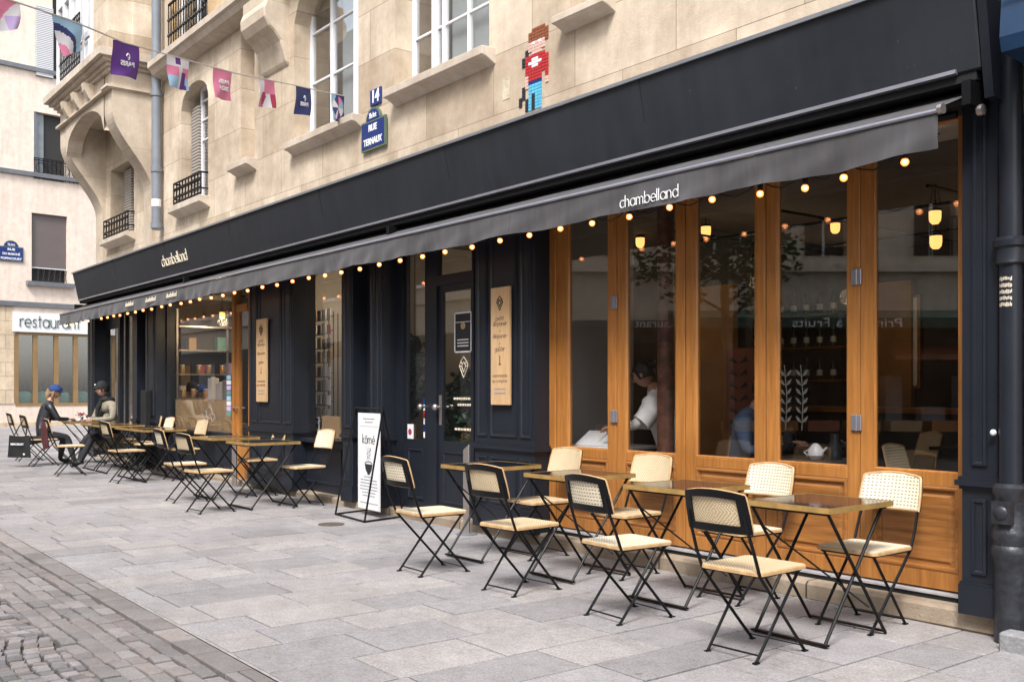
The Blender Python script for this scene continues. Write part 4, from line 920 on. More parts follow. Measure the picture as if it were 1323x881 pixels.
# ---------------------------------------------------------------- bistro chair
def roundrect(w,d,r,n=5,y0=0):
    pts=[]
    for cx,cy,a in ((w/2-r,d/2-r,0),(-w/2+r,d/2-r,90),(-w/2+r,-d/2+r,180),(w/2-r,-d/2+r,270)):
        for i in range(n+1): t=R(a+90*i/n); pts.append((cx+r*math.cos(t),cy+r*math.sin(t)+y0))
    return pts
def uvs(o,fx):
    me=o.data; uv=me.uv_layers.new(name='UVMap')
    for l in me.loops:
        uv.data[l.index].uv=fx(me.vertices[l.vertex_index].co)
def make_chair(cm_):
    c=empty('bistro_chair',cat='chair')
    for s in (-1,1):
        b=MB(); b.tube([(s*.165,.195,.006),(s*.180,-.205,.432),(s*.182,-.25,.54),(s*.176,-.300,.67),(s*.172,-.318,.74)],.0088,7); b.box(s*.165-.011,s*.165+.011,.18,.215,0,.007); b.build('leg','black',c,smooth=True)
        b=MB(); b.tube([(s*.152,-.195,.006),(s*.158,.155,.428)],.0085,7); b.box(s*.152-.011,s*.152+.011,-.215,-.18,0,.007); b.build('leg','black',c,smooth=True)
    b=MB(); b.tube([(-.152,-.172,.035),(.152,-.172,.035)],.005,6); b.build('stretcher','black',c); b=MB(); b.tube([(-.166,.17,.035),(.166,.17,.035)],.0035,6); b.build('stretcher','black',c)
    b=MB(); b.tube([(-.163,.165,.427),(.163,.165,.427),(.178,-.19,.427),(-.178,-.19,.427)],.007,6,closed=True); b.build('seat_frame','black',c)
    b=MB(); rr=roundrect(.385,.41,.035,4,-.015); ri=[(x*.93,(y+.015)*.93-.015) for x,y in rr]; n=len(rr)
    vs=[(x,y,.434) for x,y in rr]+[(x,y,.449) for x,y in rr]+[(x*.98,(y+.015)*.98-.015,.455) for x,y in rr]+[(x,y,.456) for x,y in ri]
    fs=[tuple(reversed(range(n)))]; mi=[1]
    for k in range(3):
        for j in range(n): fs.append((k*n+j,k*n+(j+1)%n,(k+1)*n+(j+1)%n,(k+1)*n+j)); mi.append(1 if k<2 else 0)
    fs.append(tuple(range(3*n,4*n))); mi.append(0); b.add(vs,fs); b.mi=mi
    o=b.build('seat',[cm_,'cane_edge'],c,recalc=False); uvs(o,lambda p:(p.x,p.y+.015))
    # curved backrest
    def bp_(u,v,t):
        arch=.020*(1-u*u)*v; z=.650+v*.188+arch; wd=.192-.012*v+.012*math.sin(PI*v)*.3; x=u*wd
        y=-.298-(z-.65)*.26+.030*u*u; return (x,y-t,z)
    def panel(us,vs_,t0,t1,skip=None):
        b=MB(); nu,nv=len(us),len(vs_); 
        for t in (t0,t1):
            for v in vs_:
                for u in us: b.v.append(bp_(u,v,t))
        s=nu*nv
        def cell(i,j): return 0<=i<nu-1 and 0<=j<nv-1 and not(skip and skip((us[i]+us[i+1])/2,(vs_[j]+vs_[j+1])/2))
        def F(q): b.f.append(q); b.mi.append(0)
        for j in range(nv-1):
            for i in range(nu-1):
                if not cell(i,j): continue
                a=j*nu+i; q=(a,a+1,a+nu+1,a+nu); F(q); F(tuple(x+s for x in reversed(q)))
                if not cell(i-1,j): F((a,a+nu,a+nu+s,a+s))
                if not cell(i+1,j): F((a+1,a+1+s,a+nu+1+s,a+nu+1))
                if not cell(i,j-1): F((a,a+s,a+1+s,a+1))
                if not cell(i,j+1): F((a+nu,a+nu+1,a+nu+1+s,a+nu+s))
        return b
    us=[-1,-.985,-.95,-.85,-.68,-.5,-.25,0,.25,.5,.68,.85,.95,.985,1]
    def trim(us): return us
    b=panel(us,[0,.03,.1,.24,.4,.6,.78,.9,.97,1],0,.011); o=b.build('backrest',cm_,c,smooth=True); uvs(o,lambda p:(p.x,p.z-.75))
    b=MB(); ring=[bp_(-1,v,.006) for v in (0,.25,.5,.75,.96)]+[bp_(u,1,.006) for u in (-.96,-.7,-.35,0,.35,.7,.96)]+[bp_(1,v,.006) for v in (.96,.75,.5,.25,0)]+[bp_(u,0,.006) for u in (.7,.35,0,-.35,-.7)]
    b.tube(ring,.0085,6,closed=True); b.build('back_edging','cane_edge',c,smooth=True)
    b=panel([-1.03,-.9,-.76,-.5,-.25,0,.25,.5,.76,.9,1.03],[-.02,.08,.17,.5,.83,.92,1.02],.0135,.022,skip=lambda u,v:abs(u)<.76 and .17<v<.83); b.build('back_frame','black',c,smooth=True)
    return c
def make_table(w=.55,d=.60):
    t=empty('cafe_table',cat='table')
    b=MB(); b.box(-w/2+.006,w/2-.006,-d/2+.006,d/2-.006,.712,.736); b.build('tabletop','tabletop',t,bevel=.0015)
    b=MB(); e=.0065
    b.box(-w/2,w/2,-d/2,-d/2+e,.708,.7375); b.box(-w/2,w/2,d/2-e,d/2,.708,.7375); b.box(-w/2,-w/2+e,-d/2+e,d/2-e,.708,.7375); b.box(w/2-e,w/2,-d/2+e,d/2-e,.708,.7375); b.build('brass_rim','brass',t)
    for s in (-1,1):
        x=s*(w/2-.03); b=MB(); b.tube([(x,-d/2+.03,.705),(x,d/2-.03,.006)],.0095,7); b.build('leg','black',t,smooth=True)
        b=MB(); x-=s*.022; b.tube([(x,d/2-.03,.705),(x,-d/2+.03,.006)],.0095,7); b.build('leg','black',t,smooth=True)
    b=MB(); xx=w/2-.03
    for q in ((d/2-.045,d/2-.02,.012,.022),(-d/2+.018,-d/2+.048,.010,.020)): b=MB(); b.box(-xx,xx,*q); b.build('foot_bar','black',t)
    b=MB(); b.tube([(-xx,-d/2+.10,.60),(xx,d/2-.19,.17)],.0055,6); b.build('brace','black',t)
    for q in ((-d/2+.02,-d/2+.04),(d/2-.04,d/2-.02)): b=MB(); b.box(-xx,xx,*q,.695,.709); b.build('top_rail','black',t)
    return t
CA=make_chair('cane_a'); CB=make_chair('cane_b'); TB=make_table(); TB2=make_table(.68,.60)
used=set()
def put(pr,x,y,rz,label,group):
    f=pr.name not in used; used.add(pr.name) if f else None
    return place(pr,f,(x,y,gz(x)),rz,label,group)
GO='woven bistro chairs with their backs to the street'; GI='woven bistro chairs with their backs to the cafe'; GT='brass rimmed black cafe tables'
outer=[(CA,-3.29,4.17,.03,'street-side woven chair nearest the camera, drawn up to the rightmost table'),(CB,-4.25,4.20,-.07,'second street-side woven chair from the right, seat tucked toward the second table'),
(CA,-5.24,4.17,.06,'third street-side woven chair from the right, between two brass rimmed tables'),(CB,-6.16,4.07,-.03,'fourth street-side woven chair from the right, standing before the navy door and steel post'),
(CA,-10.50,4.06,.10,'street-side woven chair nearest the white pavement poster in the far left group'),(CB,-11.63,4.21,-.05,'street-side woven chair second nearest the white pavement poster in the far group'),
(CA,-14.42,4.38,.06,'street-side empty woven chair in front of the man in the beige jacket'),(CB,-16.05,4.02,-.10,'empty woven chair with a maroon scarf over its back, right of the seated woman'),
(CA,-18.22,4.14,.02,'woven chair the woman in the blue beret sits on'),(CB,-19.55,4.20,-.02,'farthest left empty woven chair, beyond the seated woman')]
for c,x,y,rz,lb in outer: put(c,x,y,rz,lb,GO)
inner=[(CB,-3.28,5.13,PI+.03,'pale woven chair against the rightmost oak panel, beside the navy pillar'),(CB,-4.18,5.13,PI-.04,'second pale woven chair from the right backed against the oak windows'),
(CA,-5.23,5.12,PI+.05,'third pale woven chair from the right backed against the oak windows, below the rusty column'),(CA,-6.22,5.11,PI-.02,'fourth pale woven chair from the right, at the left end of the oak windows'),
(CB,-10.42,5.10,PI+.06,'pale woven chair facing the street just left of the white pavement poster'),(CA,-11.72,5.12,PI-.03,'pale woven chair facing the street below the book rack window'),
(CA,-14.35,5.12,PI+.04,'pale woven chair in front of the shop window with the kraft panel'),(CB,-15.75,5.12,PI+.02,'right one of two adjoining pale woven chairs left of the kraft panel'),(CA,-16.40,5.14,PI,'left one of two adjoining pale woven chairs left of the kraft panel'),
(CA,-17.42,5.16,PI+.2,'woven chair the man in the beige jacket sits on')]
for c,x,y,rz,lb in inner: put(c,x,y,rz,lb,GI)
tabs=[(TB,-3.32,4.76,0,'rightmost brass rimmed black table, nearest the camera'),(TB,-4.37,4.84,.01,'second brass rimmed table from the right before the oak windows'),(TB,-5.40,4.84,-.01,'third brass rimmed table from the right before the oak windows'),(TB,-6.42,4.80,.01,'fourth brass rimmed table from the right, before the navy pillar with the menu board'),
(TB2,-10.62,4.72,.0,'brass rimmed table just left of the white pavement poster'),(TB2,-11.82,4.76,.02,'brass rimmed table in front of the oak door'),
(TB2,-14.42,4.80,0,'right half of the pair of joined tables before the kraft panel window'),(TB2,-15.11,4.80,0,'left half of the pair of joined tables before the kraft panel window'),(TB2,-16.2,4.78,0,'right half of the joined tables next to the seated man'),(TB2,-16.9,4.78,0,'left half of the joined tables next to the seated man'),
(TB2,-18.25,4.82,.0,'farthest left brass rimmed table, with flowers and cups between the two seated people')]
for c,x,y,rz,lb in tabs: put(c,x,y,rz,lb,GT)
# ================================================================ PEOPLE
def skin_mesh(V,Ed,root=0,sub=2):
    me=bpy.data.meshes.new('s'); me.from_pydata([v[0] for v in V],Ed,[]); o=bpy.data.objects.new('s',me); COL.objects.link(o)
    md=o.modifiers.new('sk','SKIN'); md.use_smooth_shade=True
    for i,v in enumerate(V):
        r=v[1]; sv=me.skin_vertices[0].data[i]; sv.radius=(r,r) if isinstance(r,(int,float)) else r; sv.use_root=(i==root)
    s=o.modifiers.new('ss','SUBSURF'); s.levels=sub
    dg=bpy.context.evaluated_depsgraph_get(); dg.update(); m2=bpy.data.meshes.new_from_object(o.evaluated_get(dg))
    vs=[v.co.copy() for v in m2.vertices]; fs=[tuple(p.vertices) for p in m2.polygons]
    bpy.data.objects.remove(o); bpy.data.meshes.remove(me); bpy.data.meshes.remove(m2); return vs,fs
def person(label,loc,rz,J,segm,mats,headc,hd=(0,1,0),hr=.098,fingers=True,z0=0):
    """J: joint name -> (pos, r); segm: list of (a,b,matindex); hd: look direction"""
    root=empty('person',loc,rz,label,'person')
    nm=list(J); V=[(Vector(J[k][0]),J[k][1]) for k in nm]; Ed=[(nm.index(a),nm.index(b)) for a,b,_ in segm]
    vs,fs=skin_mesh(V,Ed); b=MB()
    segs=[(Vector(J[a][0]),Vector(J[c][0]),m) for a,c,m in segm]
    def near(p):
        best=None
        for a,c,m in segs:
            d=c-a; t=max(0,min(1,(p-a).dot(d)/max(d.length_squared,1e-9))); q=(p-(a+d*t)).length
            if best is None or q<best[0]: best=(q,m)
        return best[1]
    o=len(b.v); b.v+=[tuple(v) for v in vs]
    for f in fs:
        c=sum((vs[i] for i in f),Vector())/len(f); b.f.append(f); b.mi.append(near(c))
    # head
    hc=Vector(headc); fw=Vector(hd).normalized(); up=Vector((0,0,1)); rt=fw.cross(up).normalized(); up=rt.cross(fw)
    HT=Matrix((( rt.x,fw.x,up.x),(rt.y,fw.y,up.y),(rt.z,fw.z,up.z)))
    def hp(x,y,z): return hc+HT@Vector((x,y,z))*hr/.1
    b.cur=0; n,m=18,14; o=len(b.v); pv=[]
    for i in range(1,m):
        ph=PI*i/m
        for j in range(n):
            a=2*PI*j/n; x=.074*math.sin(ph)*math.cos(a); y=.095*math.sin(ph)*math.sin(a); z=.118*math.cos(ph)
            if z<-.02: f=1+(z+.02)*2.6; x*=f; y=y*(1+(z+.02)*1.2) if y>0 else y*(1+(z+.02)*3.2)
            if y>.03:
                if abs(x)<.016 and -.045<z<.005: y+=.020*(1-abs(x)/.016)*(1-(z+.035 if z>-.035 else -z-.035)/.05)
                if .015<abs(x)<.045 and 0<z<.03: y-=.008
                if abs(x)<.03 and -.075<z<-.055: y+=.004
            pv.append(hp(x,y,z))
    pv+= [hp(0,0,.118),hp(0,.02,-.112)]
    ff=[]
    for i in range(m-2):
        for j in range(n): ff.append((i*n+j,(i+1)*n+j,(i+1)*n+(j+1)%n,i*n+(j+1)%n))
    t=(m-1)*n
    for j in range(n): ff.append((t,j,(j+1)%n)); ff.append((t+1,(m-2)*n+(j+1)%n,(m-2)*n+j))
    b.add(pv,ff)
    for s in (-1,1): b.sphere(hp(s*.075,-.005,-.012),.022*hr/.1,8,6,(.35,.8,1.2),T=HT)
    b.tube([hp(0,.075,-.012),hp(0,.107,-.034),hp(0,.088,-.045)],[.008*hr/.1,.014*hr/.1,.008*hr/.1],6)
    b.cur=len(mats)-1
    for s in (-1,1):
        b.sphere(hp(s*.030,.082,.012),.011*hr/.1,8,6,(1.2,.5,.6),T=HT); b.tube([hp(s*.016,.092,.034),hp(s*.046,.084,.034)],.004*hr/.1,5)
    b.tube([hp(-.022,.088,-.068),hp(0,.094,-.070),hp(.022,.088,-.068)],.004*hr/.1,5)
    b.cur=0
    # hands
    for s in ('L','R'):
        if 'wrist'+s not in J: continue
        w=Vector(J['wrist'+s][0]); el=Vector(J['elbow'+s][0]); d=(w-el).normalized(); side=d.cross(Vector((0,0,1))); side=side.normalized() if side.length>.1 else Vector((1,0,0)); n_=side.cross(d)
        HM=Matrix(((side.x,d.x,n_.x),(side.y,d.y,n_.y),(side.z,d.z,n_.z)))
        b.sphere(w+d*.045,.05,10,8,(.80,1.0,.34),T=HM)
        for k,(ox_,ln) in enumerate(((-.030,.062),(-.010,.074),(.010,.070),(.029,.055))):
            a0=w+HM@Vector((ox_,.085,0)); a1=a0+HM@Vector((ox_*.1,ln*.55,-.010)); a2=a1+HM@Vector((0,ln*.42,-.028)); b.tube([a0-d*.02,a0,a1,a2],[.0095,.0095,.0085,.0065],7)
        sg=-1 if s=='L' else 1; sg=-sg
        a0=w+HM@Vector((sg*.030,.03,0)); b.tube([a0,a0+HM@Vector((sg*.025,.025,-.008)),a0+HM@Vector((sg*.030,.055,-.02))],[.012,.010,.008],7)
    body=b.build('body',mats,root,smooth=True)
    return root,body,hp,HT
def seatedJ(lean=.1,armL=None,armR=None,kneeL=(-.11,.42,.47),kneeR=(.11,.42,.47),footL=(-.12,.45,.08),footR=(.12,.45,.08),twist=0,bulk=1.0,sh=.185):
    ly=lean
    J={'pelvis':((0,-.02,.53),.125*bulk),'waist':((0,ly*.35-.02,.70),.125*bulk),'chest':((0,ly*.8-.02,.90),.145*bulk),'upch':((0,ly-.02,1.02),.105*bulk),'neck':((0,ly+.0,1.11),.052),'neckt':((0,ly+.03,1.18),.048)}
    seg=[('pelvis','waist',1),('waist','chest',1),('chest','upch',1),('upch','neck',1),('neck','neckt',0)]
    for s,sx,arm,kn,ft in (('L',-1,armL,kneeL,footL),('R',1,armR,kneeR,footR)):
        J['sh'+s]=((sx*sh,ly-.02,1.02),.068*bulk); J['elbow'+s]=(arm[0],.050*bulk); J['wrist'+s]=(arm[1],.030)
        J['hip'+s]=((sx*.09,.03,.52),.098); J['knee'+s]=(kn,.066); J['calf'+s]=(tuple((Vector(kn)*.55+Vector(ft)*.45)),.058); J['ankle'+s]=(ft,.040)
        d=(Vector(ft)-Vector(kn)); J['toe'+s]=((ft[0],ft[1]+.16,.045),.034)
        seg+= [('upch','sh'+s,1),('sh'+s,'elbow'+s,1),('elbow'+s,'wrist'+s,1),('pelvis','hip'+s,2),('hip'+s,'knee'+s,2),('knee'+s,'calf'+s,2),('calf'+s,'ankle'+s,2),('ankle'+s,'toe'+s,3)]
    return J,seg
def cap_on(hp,HT,hr,m,parent,name,kind,dot=None):
    b=MB(); n,mm=18,7; 
    for i in range(mm+1):
        ph=PI*.54*i/mm
        for j in range(n):
            a=2*PI*j/n; rx,ry,rz_=(.084,.106,.128) if kind=='cap' else (.100,.120,.122)
            if kind=='beret' and i==mm: rx*=.86; ry*=.88
            b.v.append(tuple(hp(rx*math.sin(ph)*math.cos(a),ry*math.sin(ph)*math.sin(a)-.004,rz_*math.cos(ph)+.012)))
    for i in range(mm):
        for j in range(n): b.f.append((i*n+j,(i+1)*n+j,(i+1)*n+(j+1)%n,i*n+(j+1)%n)); b.mi.append(0)
    o=len(b.v); k=10; arc=[]
    for i in range(k+1):
        a=PI*(.18+.64*i/k); arc.append((.086*math.cos(a),.100*math.sin(a)))
    for (x,y) in arc: b.v.append(tuple(hp(x,y,.030)))
    for (x,y) in arc: b.v.append(tuple(hp(x*.95,y+.062*math.sin(math.acos(max(-1,min(1,x/.09)))),.012)))
    for (x,y) in arc: b.v.append(tuple(hp(x*.95,y+.060*math.sin(math.acos(max(-1,min(1,x/.09)))),.006)))
    for (x,y) in arc: b.v.append(tuple(hp(x,y,.022)))
    for q in range(4):
        for i in range(k): a=o+q*(k+1)+i; c=o+((q+1)%4)*(k+1)+i; b.f.append((a,a+1,c+1,c)); b.mi.append(0)
    if dot: b.cur=1; b.sphere(hp(0,.106,.068),.013,8,6)
    return b.build(name,[m,'porcelain'],parent,smooth=True)
def hair(hp,m,parent,kind):
    b=MB(); n,mm=18,8
    for i in range(mm+1):
        ph=PI*(.62)*i/mm
        for j in range(n):
            a=2*PI*j/n; x=.082*math.sin(ph)*math.cos(a); y=.104*math.sin(ph)*math.sin(a)-.008; z=.126*math.cos(ph)
            if y>.03 and z<.05: z=.05+ (z-.05)*.15; y=min(y,.083)
            b.v.append(tuple(hp(x,y,z)))
    for i in range(mm):
        for j in range(n): b.f.append((i*n+j,(i+1)*n+j,(i+1)*n+(j+1)%n,i*n+(j+1)%n)); b.mi.append(0)
    if kind=='long':
        b.tube([hp(.0,-.085,.03),hp(0,-.105,-.06),hp(.01,-.112,-.12),hp(.015,-.115,-.16)],[.052,.052,.036,.010],9)
        for s in (-1,1): b.tube([hp(s*.066,-.01,.05),hp(s*.078,-.02,-.05),hp(s*.07,-.045,-.14)],[.02,.022,.008],7)
    if kind=='bun': b.sphere(hp(0,-.095,.06),.045,10,8)
    if kind=='short':
        for s in (-1,1): b.tube([hp(s*.072,.0,.05),hp(s*.078,.0,-.02)],[.016,.008],6)
    return b.build('hair',m,parent,smooth=True)
M['shoe']=mat('black_shoe',(.012,.012,.012),.35)
# seated woman in beret (faces the cafe)
J,sg=seatedJ(.16,((-.24,.22,.80),(-.10,.42,.80)),((.23,.26,.80),(.08,.45,.80)),kneeL=(-.08,.40,.50),kneeR=(.10,.42,.49),footL=(-.20,.36,.09),footR=(.18,.52,.09),bulk=.93,sh=.165)
wx_,wy_=-18.33,4.10
pr_,bd,hp,HT=person('woman seated outside in a blue beret and black leather jacket, elbows at the table',(wx_,wy_,gz(wx_)-.02),-.06,J,sg,['skin','leather','trousers','shoe','hair_dark'],(0,.25,1.27),(.25,1,-.15),.098)
cap_on(hp,HT,.1,'beret',bd,'beret','beret'); hair(hp,'hair_blond',bd,'long')
b=MB(); b.prism([(-.24,.52),(.20,.52),(.16,.44),(-.26,.36)],-.21,.21,'yz'); b.build('jacket_hem','leather',bd,bevel=.03)
# seated man (faces the street)
J,sg=seatedJ(.14,((-.30,.18,.80),(.02,.40,.79)),((.30,.18,.80),(-.02,.42,.80)),kneeL=(-.12,.44,.50),kneeR=(.16,.40,.49),footL=(-.05,.62,.09),footR=(.20,.50,.09),bulk=1.12,sh=.20)
mx_,my_=-17.42,5.06
pr_,bd,hp,HT=person('man seated outside in a beige jacket, black scarf and black cap, forearms on the table',(mx_,my_,gz(mx_)),PI+.22,J,sg,['skin','beige','trousers','shoe','hair_dark'],(0,.21,1.30),(.30,1,-.02),.102)
cap_on(hp,HT,.1,'rubber',bd,'cap','cap',dot=True); hair(hp,'hair_dark',bd,'short')
b=MB(); b.tube([Vector((.085*math.cos(a*PI/6),.12+.085*math.sin(a*PI/6),1.12)) for a in range(12)],.042,8,closed=True); b.tube([(.02,.20,1.10),(.03,.27,.98),(.02,.29,.84)],[.045,.04,.025],8); b.build('scarf','rubber',bd,smooth=True)
b=MB(); 
for s in (-1,1): b.prism([(-.10,.56),(.28,.55),(.26,.30),(-.12,.20)],s*.13,s*.21,'yz')
b.build('jacket_skirt','coat',bd,bevel=.025)
# woman inside behind the glass
J,sg=seatedJ(.16,((-.33,.22,.82),(-.22,.44,.80)),((.26,.12,.80),(.10,.36,.80)),bulk=.95,sh=.175)
pr_,bd,hp,HT=person('woman inside in a loose white top, leaning over a table left of the column',(-5.80,6.26,.24),R(118),J,sg,['skin','knit','knit','shoe','hair_dark'],(0,.26,1.25),(.05,1,-.35),.098)
hair(hp,'hair_dark',bd,'bun')
b=MB()
for s in (-1,1): b.tube([hp(s*.030+.022*math.cos(a*PI/5),.098,.012+.020*math.sin(a*PI/5)) for a in range(10)],.0028,5,closed=True)
b.build('glasses','black',bd)
b=MB(); b.tube([Vector((-.30,.19,.84)),Vector((-.25,.12,.93)),Vector((-.185,.14,1.02))],[.085,.085,.075],10); b.build('sleeve','knit',bd,smooth=True)
# customer in denim
J,sg=seatedJ(.12,((-.28,.16,.78),(-.06,.42,.84)),((.27,.18,.78),(.14,.40,.84)),bulk=1.05,sh=.19)
pr_,bd,hp,HT=person('customer inside in a blue denim shirt holding a phone, half hidden by an oak post',(-5.09,6.28,.10),R(-78),J,sg,['skin','denim','trousers','shoe','hair_dark'],(0,.2,1.25),(0,1,-.4),.10)
hair(hp,'hair_dark',bd,'short')
ph=MB(); ph.box(-.035,.035,-.005,.005,-.07,.07,T=Matrix.Translation((-5.09+.47,6.24,.10+.91))@Matrix.Rotation(.6,4,'Z')@Matrix.Rotation(-.5,4,'X')); tag(ph.build('phone','rubber',None,bevel=.003),'black phone in the hand of the denim clad customer inside','phone')
# ================================================================ SMALL THINGS OUTSIDE
tb=MB()
n=8
def bagf(u,v): return (u,v)
TG=empty('tote_bag',(-18.0,3.72,gz(-18.6)),label='black cloth tote bag with white lettering hanging from a chair back',cat='bag')
TT=Matrix.Translation((-18.02,3.72,gz(-18.6)))@Matrix.Rotation(R(42),4,'Z')
b=MB(); N_=10; o=0
for k in (0,1):
    for i in range(N_+1):
        for j in range(7):
            u=i/N_*2-1; v=j/6; w_=.175+.045*(1-v); x=u*w_; z=.16+v*.37-.03*(1-u*u)*v*.6; th=.030*(1-u*u)*(1-v*.6)+.004
            b.v.append(tuple(TT@Vector((x,(-th if k==0 else th)+.008*math.sin(5*u+3*v),z))))
S_=(N_+1)*7
for k in (0,1):
    for i in range(N_):
        for j in range(6): a=k*S_+i*7+j; b.f.append((a,a+7,a+8,a+1)); b.mi.append(0)
for i in range(N_):
    for j in (0,6): a=i*7+j; b.f.append((a,a+7,a+7+S_,a+S_)); b.mi.append(0)
for j in range(6):
    for i in (0,N_): a=i*7+j; b.f.append((a,a+1,a+1+S_,a+S_)); b.mi.append(0)
bg=b.build('bag','rubber',TG,smooth=True)
b=MB(); b.tube([TT@Vector(p) for p in ((-.10,-.01,.50),(-.03,.03,.66),(.05,.06,.80),(.12,.03,.66),(.13,-.01,.50))],.010,6); b.build('strap','rubber',TG)
text('MERCIMARY',.05,'lettering_white',TT@face_T(.0,-.052,.38),parent=TG,width=.24,bold=.001)
b=MB(); b.sphere(TT@Vector((.11,-.03,.215)),.018,8,6); b.build('printed_dot','lettering_white',TG)
M['maroon']=mat('maroon_wool',(.07,.014,.016),.9,var=.3,vs=20)
sx,sy=-16.05,4.02
b=MB(); sheet(b,-.12,.10,lambda x,v:(-.36-.015*math.sin(v*3)+.02*math.sin(x*30+v*4)*v+( .03*math.sin(x*25)) , .86-.46*v+.02*math.sin(x*20)),10,10,.012)
o=b.build('scarf','maroon',None,smooth=True); o.location=(sx-.02,sy+.02,gz(sx)); tag(o,'maroon scarf hanging over the back of an empty chair beside the seated woman','scarf')
tx,ty,tz=-18.25,4.82,gz(-18.25)+.738
def at(n_,label,cat,group=None): return empty(n_,(tx+n_off[0],ty+n_off[1],tz),label=label,cat=cat,group=group)
n_off=(-.20,-.02); e=at('flower_pot','small pot of purple flowers on the table of the seated pair','plant'); cx,cy=tx+n_off[0],ty+n_off[1]
b=MB(); b.lathe((cx,cy,tz),[(.035,0),(.05,.07),(.046,.07),(.04,.06)],12); b.build('pot','zinc',e)
b=MB(); r2=random.Random(2)
for i in range(20):
    a=r2.uniform(0,6.28); rr=r2.uniform(.01,.075); b.sphere((cx+rr*math.cos(a),cy+rr*math.sin(a),tz+.09+r2.uniform(0,.05)),.012,6,4)
b.build('flowers','crimson',e); b=MB()
for i in range(30):
    a=r2.uniform(0,6.28); rr=r2.uniform(.03,.10); p=Vector((cx+rr*math.cos(a),cy+rr*math.sin(a),tz+.08+r2.uniform(0,.05))); q=Vector((r2.uniform(-.03,.03),r2.uniform(-.03,.03),.02)); b.add([p,p+q,p+q*1.4+Vector((.01,0,0)),p+Vector((.012,.0,.01))],[(0,1,2,3)])
b.build('leaves','leafd',e)
for i,(ox_,oy_,lb,mm_) in enumerate(((.02,-.10,'pale cup on the far left table nearest the flowers','porcelain'),(.22,.02,'pale cup on the far left table nearest the seated man','porcelain'))):
    n_off=(ox_,oy_); e=at('cup',lb,'cup','cups on the far left table'); cx,cy=tx+ox_,ty+oy_
    b=MB(); b.lathe((cx,cy,tz),[(.07,.004),(.075,.010),(.03,.008)],16); b.build('saucer',mm_,e,smooth=True)
    b=MB(); b.lathe((cx,cy,tz+.009),[(.022,0),(.036,.03),(.040,.06),(.036,.06),(.03,.01)],14); b.tube([(cx+.036,cy,tz+.055),(cx+.06,cy,tz+.045),(cx+.034,cy,tz+.025)],.004,5); b.build('cup_body',mm_,e,smooth=True)
n_off=(.10,.12); e=at('carafe','dark glass bottle standing on the far left table','bottle'); cx,cy=tx+.1,ty+.12
b=MB(); b.lathe((cx,cy,tz),[(.036,0),(.037,.10),(.014,.15),(.013,.19),(.016,.19),(.016,.20)],14); b.build('glass_body','leather',e,smooth=True); b=MB(); b.lathe((cx,cy,tz+.03),[(.0378,0),(.0378,.05)],14); b.build('paper_label','kraft',e)
# intercom box, electrical column in the far left bay
x,z=wall(183,486,WY); b=MB(); b.box(x-.08,x+.08,WY-.03,WY,z-.1,z+.1); tag(b.build('door_intercom','zinc',None,bevel=.008),'small grey intercom box on the navy wall behind the seated man','intercom')
x=wx(187,PY-.08); b=MB(); b.box(x-.16,x+.10,PY-.10,PY-.005,.118,1.35); tag(b.build('meter_cabinet','rubber',None,bevel=.01),'tall narrow black cabinet against the navy pilaster','cabinet')
# ================================================================ INSIDE
def pend(x,y,z,label,kind=0,first=False): pass
pt=empty('pendant_lamp',(0,0,0),cat='lamp')
b=MB(); b.lathe((0,0,0),[(0,-.070),(.024,-.066),(.042,-.046),(.047,-.015),(.047,.036)],16); b.build('glass_shade','pend',pt,smooth=True)
b=MB(); b.lathe((0,0,.037),[(.051,0),(.051,.018),(.018,.028)],14); b.tube([(0,0,.07),(0,0,.32)],.004,5); b.tube([(-.05,0,.07),(0,0,.30),(.05,0,.07)],.0035,4); b.build('cap_and_cord','black',pt)
def inside(px,py,Y): x,z=wall(px,py,Y); return x,Y,z
for i,(px_,py_,Y,lb) in enumerate(((827,312,7.6,'lit pendant lamp seen through the pane left of the rusty column'),(912,298,7.4,'large lit pendant lamp at the top left of the third oak pane'),(902,322,9.0,'lit pendant lamp at the left edge of the third pane, below the larger one'),(920,312,9.6,'far lit pendant lamp near the middle of the third oak pane'),(1018,296,9.6,'small far lit pendant lamp at the left of the fourth oak pane'),(1079,293,8.6,'lit pendant lamp at the right of the fourth oak pane'),(1208,279,7.6,'upper one of two lit pendants in the rightmost pane'),(1209,311,7.6,'lower one of two lit pendants in the rightmost pane'),(1160,272,9.4,'added pendant for a mirrored string bulb, left of the pair in the rightmost pane'))):  # last entry stands in for an awning bulb mirrored in the pane
    x,y,z=inside(px_,py_,Y); place(pt,i==0,(x,y,z),0,lb,'pendant lamps inside the dining room')
b=MB()
for y in (7.0,8.2): b.tube([(-6.5,y,2.72),(-2.6,y,2.72)],.014,6)
for x in (-6,-4.8,-3.6,-2.9): b.tube([(x,6.4,2.74),(x,9.0,2.74)],.012,6)
tag(b.build('ceiling_rail','black'),'thin black rails under the dining room ceiling carrying pendant lamps','rail')
x=wx(860,5.95); b=MB(); b.lathe((x,5.95,.1),[(.10,0),(.10,.06),(.072,.09),(.070,.4),(.068,2.90)],20); tag(b.build('iron_column','rust',smooth=True),'rust brown cast iron column standing just inside the second oak pane','column')
def itable(x,y,w,d,label,z=.86,top='porcelain'):
    e=empty('inside_table',(x,y,.1),label=label,cat='table',group='tables inside the dining room'); b=MB(); b.box(x-w/2,x+w/2,y-d/2,y+d/2,z-.03,z); b.build('tabletop',top,e,bevel=.004)
    b=MB(); b.tube([(x,y,.12),(x,y,z-.03)],.03,10); b.box(x-.2,x+.2,y-.2,y+.2,.10,.12); b.build('pedestal','black',e); return e
itable(-6.38,6.06,.62,.60,'white table by the glass that the woman in white leans over',.87)
